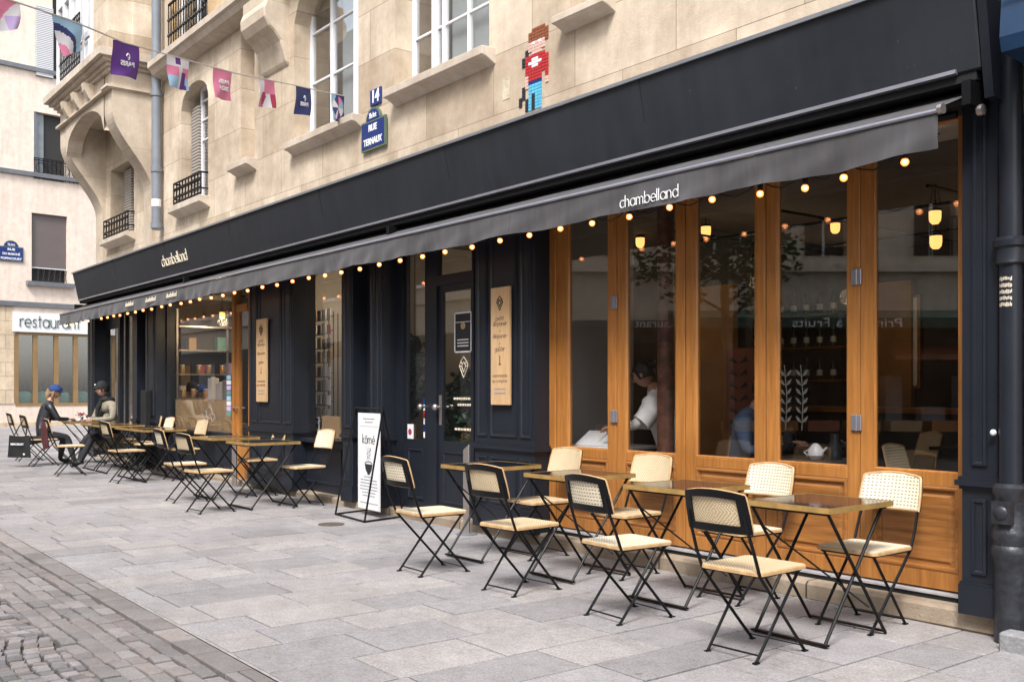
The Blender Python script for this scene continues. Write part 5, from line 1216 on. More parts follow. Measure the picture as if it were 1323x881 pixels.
itable(-4.35,6.12,.62,.5,'table inside where the customer in denim sits',.86,'darkbrown'); itable(-3.2,6.9,.6,.6,'dark table inside behind the rightmost pane',.84,'darkbrown')
mg=MB(); mg.cur=0; mg.v=[];
b=MB(); b.box(-.20,0,-.003,.003,0,.28,T=Matrix.Translation((-6.32,5.84,.874))@Matrix.Rotation(.3,4,'Z')@Matrix.Rotation(-1.15,4,'X')); b.box(.002,.20,-.003,.003,0,.28,T=Matrix.Translation((-6.32,5.84,.874))@Matrix.Rotation(.3,4,'Z')@Matrix.Rotation(-1.2,4,'X')); tag(b.build('open_magazine','paper'),'open white magazine lying on the table inside the leftmost pane','magazine')
e=empty('teapot',(-4.22,6.02,.86),label='small white teapot on the table inside the fourth oak pane',cat='teapot'); b=MB(); b.lathe((-4.22,6.02,.861),[(.035,0),(.058,.03),(.055,.07),(.03,.10),(.012,.115)],16); b.build('pot_body','porcelain',e,smooth=True); b=MB(); b.tube([(-4.18,6.02,.90),(-4.13,6.02,.95)],[.012,.007],8); b.build('spout','porcelain',e); b=MB(); b.tube([(-4.27,6.02,.93),(-4.32,6.02,.91),(-4.28,6.02,.88)],.006,6); b.build('handle','porcelain',e)
e=empty('glass_carafe',(-4.12,6.1,.86),label='dark carafe beside the white teapot inside',cat='carafe'); b=MB(); b.lathe((-4.12,6.1,.861),[(.045,0),(.05,.09),(.028,.14),(.03,.18)],14); b.build('carafe_body','leather',e,smooth=True); b=MB(); b.tube([(-4.07,6.1,1.0),(-4.02,6.1,.97),(-4.06,6.1,.90)],.006,6); b.build('handle','leather',e)
# inner woven chair, art board, shelf on the back wall
for i,(x,y,rz,lb) in enumerate(((-5.28,6.55,PI+.5,'woven cane chair inside behind the third oak pane'),(-3.5,6.4,-1.4,'woven cane chair inside behind the rightmost pane'))):
    c=copy_tree(CB); c.location=(x,y,.115); c.rotation_euler=(0,0,rz); c['label']=lb; c['group']='woven chairs inside the dining room'
M['coral']=mat('coral_board',(.30,.10,.06),.7,var=.2)
cxp=wall(955,500,7.6)[0]; e=empty('wall_art',(cxp,7.6,1),label='coral panel painted with dark leaves, seen in the third oak pane',cat='wall art'); b=MB(); b.box(cxp-.16,cxp+.16,7.6,7.63,.95,1.75); b.build('board','coral',e)
b=MB()
for i in range(6):
    z=1.0+i*.12
    for s in (-1,1): b.add([(cxp,7.59,z),(cxp+s*.09,7.59,z+.075),(cxp+s*.11,7.59,z+.03)],[(0,1,2)])
b.build('painted_leaves','dark',e)
b=MB(); gx_=wx(1026,WY+.02)
for st_ in (-.07,.06):
    b.tube([(gx_+st_,WY+.021,1.08),(gx_+st_+.01,WY+.021,1.30),(gx_+st_-.01,WY+.021,1.52)],.003,4)
    for i in range(6):
        z=1.13+i*.062
        for s in (-1,1): b.add([(gx_+st_,WY+.021,z),(gx_+st_+s*.022,WY+.021,z+.035),(gx_+st_+s*.05,WY+.021,z+.05),(gx_+st_+s*.035,WY+.021,z+.015)],[(0,1,2,3)])
b.build('leaf_drawing','leafink',bpy.data.objects['folding_window.003'])
# shop window goods (left shop)
x0,x1=wx(220,6.3),wx(300,6.3)
b=MB(); b.box(X(219),X(299),WY+.10,WY+.12,.72,1.20); tag(b.build('kraft_screen','kraft'),'kraft brown panel with pale swirls filling the foot of the left shop window','panel')
b=MB(); xc=X(262)
for k,(ox_,oz_,rr) in enumerate(((-.18,.95,.10),(.0,.98,.14),(.16,.92,.09))):
    b.tube([(xc+ox_+rr*(1-.06*i)*math.cos(i*.6),WY+.096,oz_+rr*(1-.06*i)*math.sin(i*.6)) for i in range(12)],.006,5)
o=b.build('swirl_drawing','porcelain'); o.parent=bpy.data.objects['kraft_screen']
sh=empty('shelf_unit',(-16.6,6.5,.1),label='open metal shelving with goods inside the left shop window',cat='shelf')
sy0,sy1=5.78,7.5
for y in (sy0,(sy0+sy1)/2,sy1):
    b=MB(); b.box(-16.42,-16.39,y-.015,y+.015,.1,2.7); b.build('upright','steel',sh)
b=MB(); b.box(-16.795,-16.77,5.74,7.6,.1,2.9); b.build('back_panel','darkbrown',sh); 
for z in (.8,1.2,1.6,2.0,2.4): b=MB(); b.box(-16.76,-16.39,sy0,sy1,z,z+.025); b.build('shelf','steel',sh)
r2=random.Random(12); cols=['paper','kraft','red','signblue','teal','lilac','brass','darkbrown','porcelain']
jar=None
k=0
jp=empty('glass_jar',cat='jar'); b=MB(); b.lathe((0,0,0),[(.04,0),(.045,.02),(.045,.11),(.035,.13)],12); b.build('jar_body','brass',jp,smooth=True); b=MB(); b.lathe((0,0,.13),[(.038,0),(.038,.02)],12); b.build('lid','paper',jp)
for z,nn in ((.8,5),(1.2,8),(1.6,7)):
    for i in range(nn):
        y=sy0+.12+(sy1-sy0-.3)*i/(nn-1)+r2.uniform(-.03,.03); place(jp,k==0,(-16.47+r2.uniform(-.04,.02),y,z+.026),0,'small lidded jar in a row on the shop shelving behind the kraft panel','jars on the shop shelves'); k+=1
for i in range(9):
    z=(1.225,2.025,1.625)[i%3]; x=sy0+.15+i*.17; w_=r2.uniform(.08,.16); hh=r2.uniform(.14,.26); c_=cols[i]
    nm_={'paper':'white','kraft':'kraft brown','red':'red','signblue':'deep blue','teal':'teal','lilac':'lilac','brass':'golden brown','darkbrown':'dark brown','porcelain':'glossy white'}[c_]
    b=MB(); b.box(-16.70,-16.56,x-w_/2,x+w_/2,z,z+hh); b.box(-16.70,-16.559,x-w_/2-.001,x+w_/2+.001,z+hh,z+hh+.01); tag(b.build('packet',c_,None,bevel=.004),'%s packet standing on the shelving in the left shop window'%nm_,'packet','packets on the shop shelves')
for i,(xo,c_,hh,nm_) in enumerate(((-.55,'paper',.34,'tall white'),(-.2,'porcelain',.26,'glossy white'),(.05,'greywall',.30,'grey'),(.3,'darkbrown',.24,'dark brown'),(.48,'purple',.20,'purple'),(.62,'teal',.22,'teal'),(.2,'crimson',.18,'crimson'))):
    x=X(262)+xo; b=MB(); b.box(x-.09,x+.09,WY+.32,WY+.44,1.2,1.2+hh); b.box(x-.02,x+.02,WY+.34,WY+.42,1.2+hh,1.22+hh); tag(b.build('display_bag',c_,None,bevel=.01),'%s bag of goods displayed above the kraft panel'%nm_,'bag','bags above the kraft panel')
b=MB(); b.box(X(219),X(299),WY+.125,WY+.6,1.17,1.199); tag(b.build('display_shelf','kraft'),'display shelf behind the kraft panel in the left shop window','shelf')
for i in range(8):
    b=MB(); z=.98+i*.075; b.box(X(292),X(297),WY+.010,WY+.016,z,z+.06); b.build('sticker',['teal','lilac','paper','sky_cloth'][i%4],sw2)
# book rack and goods in the right shop window
xr0,xr1=wx(416,6.1),wx(440,6.1)
rk=empty('book_rack',((xr0+xr1)/2,6.1,.1),label='black wire rack crammed with cards and booklets in the narrow shop window',cat='rack')
b=MB()
for x in (xr0,(xr0+xr1)/2,xr1): b.tube([(x,6.0,.7),(x,6.0,2.35)],.009,6); b.tube([(x,6.2,.7),(x,6.2,2.35)],.009,6)
for i in range(9): z=.85+i*.18; b.tube([(xr0,6.0,z),(xr1,6.0,z)],.006,5); b.tube([(xr0,5.93,z-.05),(xr1,5.93,z-.05)],.006,5)
b.build('wire_frame','black',rk); r2=random.Random(4)
for i in range(9):
    for j in range(4):
        z=.80+i*.18; x=xr0+.07+(xr1-xr0-.12)*j/3; b=MB(); b.box(x-.05,x+.05,5.955,5.965,z,z+r2.uniform(.12,.15)); o=b.build('card',r2.choice(['paper','paper','porcelain','softink','kraft','crimson','greywall']),rk)
b=MB(); b.box(wx(418,5.8),wx(441,5.8),5.78,5.80,.76,1.03); tag(b.build('kraft_board','kraft'),'kraft board at the foot of the book rack window','board')
e=empty('standing_print',(wx(410,5.8),5.78,.76),label='small blue and white standing print at the foot of the book rack window',cat='print'); b=MB(); x=wx(410,5.8); b.box(x-.10,x+.08,5.78,5.79,.76,1.02); b.build('sheet','paper',e); b=MB(); b.box(x-.09,x+.07,5.777,5.78,.97,1.0); b.box(x-.09,x+.07,5.777,5.78,.88,.93); b.prism([(x-.08,.78),(x,.86),(x+.06,.78)],5.777,5.78,'xz'); b.build('blue_drawing','signblue',e)
# leaf clusters (plants inside the door bay, reflections tree)
def leafcloud(name,m,parent,centers,n,s,seed=1):
    r3=random.Random(seed); b=MB()
    for (c,rr) in centers:
        for i in range(n):
            while 1:
                p=Vector((r3.uniform(-1,1),r3.uniform(-1,1),r3.uniform(-1,1)))
                if p.length<1: break
            p=Vector(c)+Vector((p.x*rr[0],p.y*rr[1],p.z*rr[2])); d=Vector((r3.gauss(0,1),r3.gauss(0,1),r3.gauss(0,.7))).normalized(); w=d.orthogonal().normalized()
            l=s*r3.uniform(.7,1.4); b.add([p,p+d*l*.5+w*l*.28,p+d*l,p+d*l*.5-w*l*.28],[(0,1,2,3)])
    return b.build(name,m,parent,recalc=False)
def plant(x,y,z,label,cents,n,s,pot=True,seed=1):
    e=empty('potted_plant',(x,y,z),label=label,cat='plant'); b=MB(); b.lathe((x,y,z),[(.09,0),(.13,.22),(.12,.22),(.11,.18)],16); b.build('pot','zinc',e,smooth=True)
    b=MB()
    for c,rr in cents: b.tube([(x,y,z+.18),((x+c[0])/2,(y+c[1])/2,(z+c[2])/2+.1),c],[.012,.009,.005],6)
    b.build('stem','bark',e); leafcloud('foliage','leafd',e,cents,n,s,seed)
x=wx(590,6.0); plant(x,6.05,.1,'leafy dark plant standing inside the glazed entrance door',[((x-.1,6.05,.95),(.28,.2,.25)),((x+.15,6.0,1.15),(.25,.2,.25)),((x,6.1,1.4),(.18,.15,.2)),((x+.2,6.0,.75),(.2,.2,.2))],170,.09,seed=3)
x=wx(536,5.9); e=empty('hanging_plant',(x,5.9,1.9),label='trailing hanging plant inside the side leaf of the navy door',cat='plant'); b=MB(); b.lathe((x,5.9,1.75),[(.05,0),(.09,.1),(.085,.1)],14); b.tube([(x,5.9,1.85),(x,5.9,2.9)],.004,5); b.build('pot','dark',e); leafcloud('foliage','leafd',e,[((x,5.9,1.75),(.14,.12,.2)),((x+.08,5.9,1.4),(.10,.1,.2)),((x-.02,5.9,1.2),(.06,.06,.12))],80,.11,5)
# ================================================================ BUNTING
rope=[(-10.35,5.60,4.66),(-10.05,5.25,4.46),(-9.4,4.5,4.2),(-8.6,3.55,3.97),(-7.9,2.72,3.84),(-7.5,2.25,3.80),(-7.05,1.76,3.79),(-6.6,1.28,3.84),(-5.2,-.2,4.05),(-3.4,-2.1,4.5),(-1.2,-4.6,5.2),(2.0,-8.4,6.2)]
def rope_at(px,py):   # nearest point of the rope in the picture, to hang a flag
    best=None
    for a,c in zip(rope,rope[1:]):
        for t in range(21):
            p=Vector(a)+(Vector(c)-Vector(a))*t/20; d=-p.x*CO+p.y*SI
            if d<=0: continue
            q=661.5+FX*(p.x*SI+p.y*CO)/d
            if best is None or abs(q-px)<best[0]: best=(abs(q-px),p,504-FX*(p.z-HC)/d)
    return best
# raise the rope points so they pass where the photographed line does
line=[(5,-2),(60,14),(90,26),(145,50),(185,64),(230,74),(290,92),(345,104),(395,113),(440,124),(462,126)]
def ly(px):
    for (a,b_),(c,d) in zip(line,line[1:]):
        if a<=px<=c: return b_+(d-b_)*(px-a)/(c-a)
    return None
new=[]
for p in rope:
    d=-p[0]*CO+p[1]*SI; q=661.5+FX*(p[0]*SI+p[1]*CO)/d if d>0 else -1
    y=ly(q); z=HC+(504-y)*d/FX if y is not None else p[2]
    new.append((p[0],p[1],z)); print('rope',p,round(q),round(z,2))
rope=new
RO=empty('bunting_rope',rope[0]); tag(RO,label='thin pale rope strung across the street that carries the bunting flags',cat='rope'); b=MB(); b.tube(rope,.006,5); b.build('cord','rope',RO)
def pat(k,u,v):
    if k==0: return 1 if v>.55 and u>.4 else (2 if u+v<.9 else 0)
    if k==1:
        r_=math.hypot(u*1.0,v*1.0-.0); r_=math.hypot(u,1-v if 0 else v-1.0)
        return 3 if .62<r_<.82 else (4 if r_>=.82 else (2 if r_<.3 else 0))
    if k==3: return 5 if (v<.22 and .35<u<.6) or (v>.45 and .62<u<.80+v*.1) else (0 if v<.3 or (.5<u<.7) else (2 if v<.6 else 4))
    if k==5: return 7 if (v>.45 and abs(u-.3)<.2*(1-abs(v-.62)*3)) or (u>.72 and v>.5) else (6 if v<.5 and u>.3 or u<.3 and v>.7 else 0)
    if k==7:
        du,dv=u-.5,v-.5; r_=math.hypot(du,dv*1.1)
        if r_>.46: return 4 if u<.3 else 3
        a=(math.atan2(dv,du)+PI)/(PI/4); return (0,3,2,4,0,5,0,3)[int(a)%8]
    return 0
FM=['white_cloth','lilac','pink','navycloth','sky_cloth','purple','pink','crimson']
labs=['half visible pale blue and pink bunting flag at the top left corner','bunting flag with a dark blue ring pattern over the timber bay','purple bunting flag with white lettering','lilac bunting flag with purple shapes beside the drainpipe','pink bunting flag with pale lettering','small pink and purple patterned bunting flag on the stone wall','navy bunting flag with white lettering before the arched window','blue flag with a wheel of triangles, last before the wall']
specs=[(8,-6,36,46,0),(88,22,44,50,1),(163,50,34,44,2),(231,72,34,40,3),(288,90,24,38,4),(345,102,20,36,5),(392,112,22,36,6),(437,123,22,34,7)]
for i,(px_,py_,w_,h_,k) in enumerate(specs):
    best=None; y=ly(px_)
    for a,c in zip(rope,rope[1:]):
        for t in range(41):
            p=Vector(a)+(Vector(c)-Vector(a))*t/40; d=-p.x*CO+p.y*SI
            if d<=0: continue
            q=661.5+FX*(p.x*SI+p.y*CO)/d
            if best is None or abs(q-px_)<best[0]: best=(abs(q-px_),p,d,(Vector(c)-Vector(a)).normalized())
    _,p,d,dr=best; H=h_*d/FX; e=empty('bunting_flag',tuple(p)); tag(e,labs[i],'flag','bunting flags over the street')
    # flag hangs under the rope, spread mostly along it
    ax=Vector((dr.x,dr.y,dr.z)); hx=Vector((dr.x,dr.y,0)).normalized(); pw=abs(-(hx.x)*CO*0+ (hx.x*SI+hx.y*CO)-(px_-661.5)/FX*(-hx.x*CO+hx.y*SI)); W=w_*d/FX/max(.25,pw); W=min(W,H*1.35)
    if ax.x>0: ax=-ax; 
    nrm=hx.cross(Vector((0,0,1)))
    skew={1:.45,0:.3}.get(k,.04*(-1)**i); nx,ny=22,26; b=MB()
    rl=random.Random(i); ph0=rl.uniform(0,6)
    for s_ in (0,1):
        for a in range(nx+1):
            for c in range(ny+1):
                u,v=a/nx,c/ny; q=p+ax*(u-.5)*W+Vector((0,0,-H*v))+nrm*(.022*math.sin(u*5+v*3+ph0)*v+.0015*s_)+ax*skew*(-H)*v*(.5 if k>1 else (1-u)*.9)*(1 if k>1 else -1)
                if k<2: q+=Vector((0,0,H*.28*v*u))
                b.v.append(tuple(q))
    S2=(nx+1)*(ny+1)
    for s_ in (0,1):
        for a in range(nx):
            for c in range(ny):
                q=s_*S2+a*(ny+1)+c; b.f.append((q,q+ny+1,q+ny+2,q+1)); u,v=(a+.5)/nx,(c+.5)/ny
                b.mi.append({2:5,4:6,6:3}.get(k,None) if k in (2,4,6) else pat(k,u,v))
    fl_=b.build('cloth',FM,e,smooth=True,recalc=False)
    if k in (2,4,6):
        # print seen from behind, so it reads mirrored
        u_=ax; FTm=Matrix(((-u_.x*-1,-nrm.x,0,p.x),(-u_.y*-1,-nrm.y,0,p.y),(0,0,1,p.z-H*(.62 if k!=4 else .4)),(0,0,0,1)))
        side=nrm if (nrm.dot(Vector((0,0,HC))-p)>0) else -nrm
        FTm=Matrix(((u_.x,-side.x,0,p.x+side.x*.012),(u_.y,-side.y,0,p.y+side.y*.012),(u_.z,0,1,p.z-H*(.62 if k!=4 else .42)),(0,0,0,1)))
        # choose handedness so that from the camera the word is mirrored
        rt=Vector((SI,CO,0)); 
        if u_.dot(rt)>0: FTm=Matrix(((-u_.x,-side.x,0,p.x+side.x*.012),(-u_.y,-side.y,0,p.y+side.y*.012),(-u_.z,0,1,p.z-H*(.62 if k!=4 else .42)),(0,0,0,1)))
        text('PARIS',H*.2,'lettering_white',FTm@face_T(0,0,0),parent=e,width=W*.52,bold=.0015,name='print')
        if k==4: text('2024',H*.2,'lettering_white',FTm@face_T(0,0,-H*.22),parent=e,width=W*.5,bold=.0015,name='print')
        else:
            b=MB(); r_=H*.075; b.tube([FTm@Vector((r_*math.cos(a*PI/6),-.004,H*.22+r_*1.15*math.sin(a*PI/6))) for a in range(10)],H*.016,5); b.tube([FTm@Vector((r_*.2,-.004,H*.20)),FTm@Vector((-r_*1.1,-.004,H*.18)),FTm@Vector((-r_*.4,-.004,H*.12))],H*.014,5); b.build('emblem','lettering_white',e)
# ================================================================ FAR BUILDING ACROSS THE SIDE STREET
FO=Vector((-35.7,7.84,0)); FA=R(96.1); FU=Vector((math.cos(FA),math.sin(FA),0)); FN=Vector((math.sin(FA),-math.cos(FA),0))
def far(px,py,out=0):
    r=Vector((-CO+(px-661.5)/FX*SI, SI+(px-661.5)/FX*CO, -(py-504)/FX)); O=FO+FN*out
    t=FN.dot(O-Vector((0,0,HC)))/FN.dot(r); p=Vector((0,0,HC))+r*t; return (p-O).dot(FU),p.z
def fx_(px,o=0): return far(px,504,o)[0]
def fz(py,px=50,o=0): return far(px,py,o)[1]
FB=empty('corner_restaurant_building',tuple(FO),FA,'pink cream building with a restaurant front at the end of the street','building')
hx=[(fx_(44),fx_(86),fz(233,60),fz(147,60)),(fx_(41),fx_(87),fz(365,60),fz(277,60)),(fx_(68)+.0,fx_(68)+1.2,fz(100,60),fz(0,60)+.5)]
b=MB(); bw_=MB()
def fw(name,x0,x1,z0,z1,holes,m,par):
    xs=sorted({x0,x1}|{h[0] for h in holes}|{h[1] for h in holes}); zs=sorted({z0,z1}|{h[2] for h in holes}|{h[3] for h in holes}); b=MB()
    for i in range(len(xs)-1):
        for j in range(len(zs)-1):
            cx=(xs[i]+xs[i+1])/2; cz=(zs[j]+zs[j+1])/2
            if not any(h[0]<cx<h[1] and h[2]<cz<h[3] for h in holes): b.box(xs[i],xs[i+1],0,.4,zs[j],zs[j+1])
    return b.build(name,m,par)
zs_=fz(397,50); shL,shR=fx_(20),fx_(20)+5.2; shz0,shz1=fz(524,60),fz(430,60)
fw('upper_wall',-9,9,zs_,17,hx,'plaster',FB)
fw('ground_wall',-9,9,-.2,zs_,[(shL,shR,shz0,shz1)],'plaster',FB)
b=MB(); b.box(-9,shL-.05,-.02,.0,.9,zs_-.05); b.build('stone_facing','plaster2',FB)
b=MB(); b.box(-9,9,-.06,0,-.1,fz(545,50)); b.build('base_course','plaster2',FB)
b=MB()
for zz,hh in ((zs_,.14),(fz(228,40),.13),(fz(92,40),.13)): b.prism([(-.10,zz),(-.12,zz+hh),(0,zz+hh+.03),(0,zz-.02)],-9,9,'yz')
b.build('string_course','zinc',FB)
b=MB(); b.box(hx[0][0],hx[0][1],.2,.22,hx[0][2],hx[0][3]); w=b.build('window','dark',FB)
b=MB(); x0,x1,z0,z1=hx[0]
b.box(x0,x0+.10,.05,.16,z0,z1); b.box(x0+.10,x0+.35,.14,.18,z0,z1); b.build('frame','zinc',w)
b=MB()
for z in (z0+.05,z0+.12,z0+.62,z0+.68): b.box(x0-.02,x1+.5,-.06,-.04,z-.015,z+.015)
n=11
for i in range(n+1): xx=x0+(x1+.5-x0)*i/n; b.box(xx-.011,xx+.011,-.06,-.04,z0,z0+.68)
for i in range(4): xx=x0+(x1+.5-x0)*(i+.5)/4; b.tube([(xx+.15*math.cos(a*PI/5),-.05,z0+.37+.18*math.sin(a*PI/5)) for a in range(10)],.012,4,closed=True)
b.build('railing','black',w)
x0,x1,z0,z1=hx[1]; b=MB(); b.box(x0,x1,.10,.14,z0+.48,z1); w=b.build('roller_shutter','shutter_blind',FB); b=MB(); b.box(x0,x1,.28,.3,z0,z0+.5); b.build('dark_pane','dark',w); b=MB(); b.box(x0,x1,.08,.12,z0+.46,z0+.49); b.build('shutter_bar','porcelain',w)
b=MB()
for i in range(14): xx=x0+(x1-x0)*i/13; b.tube([(xx,.05,z0),(xx+.05*(-1)**i,.05,z0+.22),(xx,.05,z0+.44)],.010,4)
b.build('railing','dark',w)
b=MB(); b.prism([(-.16,z0-.14),(-.18,z0),(.2,z0+.02),(.2,z0-.14)],x0-.18,x1+.2,'yz'); b.build('sill','zinc',w)
x0=fx_(46); b=MB(); b.box(x0,fx_(68),-.08,-.03,fz(101,60),fz(11,60)); b.build('open_shutter','slats_white',FB); b=MB(); x0,x1,z0,z1=hx[2]; b.box(x0,x1,.2,.22,z0,z1); b.build('window','dark',FB)
# shopfront
b=MB(); b.box(shL-.1,shR,-.10,-.0,shz1,fz(405,60)); sg_=b.build('sign_board','paper',FB)
xs0=fx_(26,.1); xe=fx_(78,.1); geo('restaurant',(xe-xs0)*1.50,.26,.015,'green_letters',face_T(xs0+(xe-xs0)*.75,-.115,fz(417,50,.1)-.02),sg_)
b=MB(); f=.09; wdt=(fx_(49)-fx_(20))
b.box(shL,shR,-.02,.10,shz0,shz0+f); b.box(shL,shR,-.02,.10,shz1-f,shz1)
for px_ in (21,46,73,98): xx=fx_(px_); b.box(xx-.07,xx+.07,-.019,.10,shz0+f,shz1-f)
for k in range(3): xx=fx_(98)+.65*(k+1); b.box(xx-.05,xx+.05,-.019,.1,shz0+f,shz1-f)
w=b.build('shop_window','farwood',FB); b=MB(); b.box(shL,shR,.04,.046,shz0+.03,shz1-.03); b.build('pane','glass_dark',w)
b=MB(); b.box(shL,shR,1.4,1.45,0,3.4); b.box(shL,shR,.3,1.4,shz0-.05,shz0); b.build('shop_interior','darkbrown',FB); b=MB(); 
for i in range(30): xx=shL+.1+i*.17; b.box(xx,xx+.10,1.1,1.3,shz0+.55,shz0+.55+.15+.1*((i*7)%3)); 
b.build('seat_backs','darkbrown',FB)
wp=wx
for i,(px_,lb) in enumerate(((29,'teal cushion in the restaurant window furthest left'),(78,'teal cushion in the restaurant window right of the blue beret'),(104,'teal cushion in the restaurant window next to the navy corner pilaster'),(56,'teal cushion in the restaurant window hidden behind the blue beret'))):
    xx=fx_(px_+1,-.25); c=empty('cushion',FO+FU*xx-FN*.22+Vector((0,0,shz0)),FA,lb,'cushion','teal cushions in the restaurant window'); b=MB(); b.sphere((0,0,.24),.28,14,10,(1.0,.35,.85)); 
    for v_i,v in enumerate(b.v):
        x,y,z=v; k=1+.22*abs(x/.28)*abs((z-.24)/.24); b.v[v_i]=(x*k,y,.24+(z-.24)*k)
    b.build('cover','teal',c,smooth=True)
x0=fx_(0)-.05; x1=fx_(30); zb=fz(338,15); zt=fz(319,15)
e=empty('street_sign',FO+FU*((x0+x1)/2)+FN*.03+Vector((0,0,zb)),FA)
plaque(0,0,0,x1-x0,zt-zb,[('RUE',.3),('DU MARCHÉ',.7),('POPINCOURT',.84)],'XIe Arrt','blue enamel street sign reading RUE DU MARCHÉ POPINCOURT on the pink cream building',par_T=e)
# side street continuing behind the cafe: closes the view on the left
# ================================================================ OPPOSITE SIDE OF THE STREET (seen mirrored in the glass)
OA=math.atan2(-.788,.616); OB=empty('opposite_building',(-15.1,-2.0,0),OA,'pale building across the street with dark shop, green awning and restaurant signs','building')
# local x runs along the facade, local +y faces the cafe
L0,L1=-.9,16
def ow(name,x0,x1,z0,z1,holes,m):
    xs=sorted({x0,x1}|{h[0] for h in holes}|{h[1] for h in holes}); zs=sorted({z0,z1}|{h[2] for h in holes}|{h[3] for h in holes}); b=MB()
    for i in range(len(xs)-1):
        for j in range(len(zs)-1):
            cx=(xs[i]+xs[i+1])/2; cz=(zs[j]+zs[j+1])/2
            if not any(h[0]<cx<h[1] and h[2]<cz<h[3] for h in holes): b.box(xs[i],xs[i+1],-.4,0,zs[j],zs[j+1])
    return b.build(name,m,OB)
oh=[(x,x+.85,4.05,5.9) for x in (.3,2.55,4.75,6.95,9.2,11.5)]+[(x,x+.85,7.0,8.9) for x in (.3,2.55,4.75,6.95,9.2,11.5)]
ow('render_wall',L0,L1,2.75,12,oh,'oppwall'); ow('dark_shopfront',L0,L1,-.2,2.75,[(.4,2.2,.2,2.3),(3.0,5.6,.6,2.3),(6.2,8.8,.6,2.3),(9.6,13,.6,2.3)],'dark')
b=MB()
for h_ in oh: b.box(h_[0],h_[1],-.3,-.28,h_[2],h_[3])
b.build('dark_window','dark',OB); b=MB()
for h_ in oh:
    for i in range(9): xx=h_[0]+(h_[1]-h_[0])*i/8; b.box(xx-.012,xx+.012,.04,.06,h_[2],h_[2]+.8)
    b.box(h_[0],h_[1],.03,.07,h_[2]+.76,h_[2]+.8)
b.build('window_guard','black',OB); b=MB()
for h_ in oh: b.box(h_[0]+.4,h_[0]+.46,-.27,-.2,h_[2],h_[3])
b.build('window_bar','white',OB)
b=MB(); b.box(L0,L1,0,.16,3.72,3.86); b.build('cornice','oppwall',OB); b=MB(); b.box(L0,L1,0,.10,2.62,2.75); b.build('sign_band','dark',OB)
b=MB(); b.prism([(0,2.95),(0,2.75),(.9,2.55),(.9,2.75)],2.0,L1,'yz'); b.build('green_awning','pgreen',OB)
b=MB(); b.prism([(0,2.25),(0,2.15),(.5,1.95),(.5,2.05)],6.4,9.5,'yz'); b.build('small_blind','coral',OB)
b=MB(); b.box(5.72,6.1,.02,.05,.4,1.95); b.build('pale_panel','greywall',OB); b=MB(); b.box(L0,L1,-1.5,-1.4,-.2,2.75); b.build('shop_interior','darkbrown',OB)
r9=random.Random(31)
for i in range(16): xx=.6+i*.75; b=MB(); b.box(xx,xx+r9.uniform(.2,.6),-.9,-.6,.2,r9.uniform(.5,1.7)); b.build('goods',r9.choice(['darkbrown','greywall','coral','ochre','dark','softink']),OB)
Tm=Matrix.Rotation(PI,4,'Z')
text('Restaurant',.24,'lettering_white',Tm@face_T(-1.9,-.11,2.68),parent=OB,width=1.15)
text('Primeur à Fruits',.24,'lettering_white',Tm@face_T(-5.3,-.92,2.64),parent=OB,width=2.1)
r2=random.Random(9)
for i in range(7):
    x=3.0+i*.8; b=MB(); b.box(x,x+.6,.3,.75,.55,.75); o=b.build('fruit_crate',['kraft','oak','coral','brass'][i%4],None); o.matrix_world=OB.matrix_basis.copy(); 
    o.location=OB.location; o.rotation_euler=(0,0,OA); tag(o,['wooden fruit crate nearest the restaurant end, before the opposite shop','second fruit crate before the opposite shop','third fruit crate before the opposite shop','middle fruit crate before the opposite shop','fifth fruit crate before the opposite shop','sixth fruit crate before the opposite shop','fruit crate farthest from the restaurant end, before the opposite shop'][i],'crate','fruit crates across the street')
NBD=empty('facing_house',(-5,-8.6,0),label='plain cream house across the street behind the camera',cat='building'); b=MB(); b.box(-7.5,14,-8.9,-8.5,0,11); b.build('wall','oppwall',NBD)
for i in range(7):
    x=-6.8+i*3; 
    for z in (.9,4.2,7.4): b=MB(); b.box(x,x+1.1,-8.5,-8.47,z,z+1.9); w=b.build('window','dark',NBD); b=MB(); b.box(x-.06,x+1.16,-8.5,-8.40,z-.1,z-.01); b.build('sill','oppwall',w)
# lit rooms: pendants and warm point lights added to brighten the interiors
def lamp(x,y,z,w,lb):
    c=copy_tree(pt); c.location=(x,y,z); c['label']=lb; c['group']='added pendant lamps inside the shops'
    l=bpy.data.lights.new('added_room_light','POINT'); l.energy=w; l.color=(1,.74,.45); l.shadow_soft_size=.08; o=bpy.data.objects.new('added_room_light',l); COL.objects.link(o); o.location=(x,y,z-.12)
lamp(-15.9,6.35,2.60,12,'added pendant lamp over the shelves at the left of the left shop window'); lamp(-14.6,6.35,2.60,14,'added pendant lamp over the shelves at the right of the left shop window'); lamp(-11.2,6.5,2.60,18,'added pendant lamp inside the narrow book rack window'); lamp(-8.4,6.9,2.62,7,'added pendant lamp inside behind the glazed double door')
for (x_,y_,w_) in ((-5.9,7.5,1.6),(-4.4,8.7,1.2),(-3.3,7.9,.9),(-6.2,9.4,1.6)):
    l=bpy.data.lights.new('added_room_light','POINT'); l.energy=w_; l.color=(1,.74,.45); l.shadow_soft_size=.08; o=bpy.data.objects.new('added_room_light',l); COL.objects.link(o); o.location=(x_,y_,2.35)
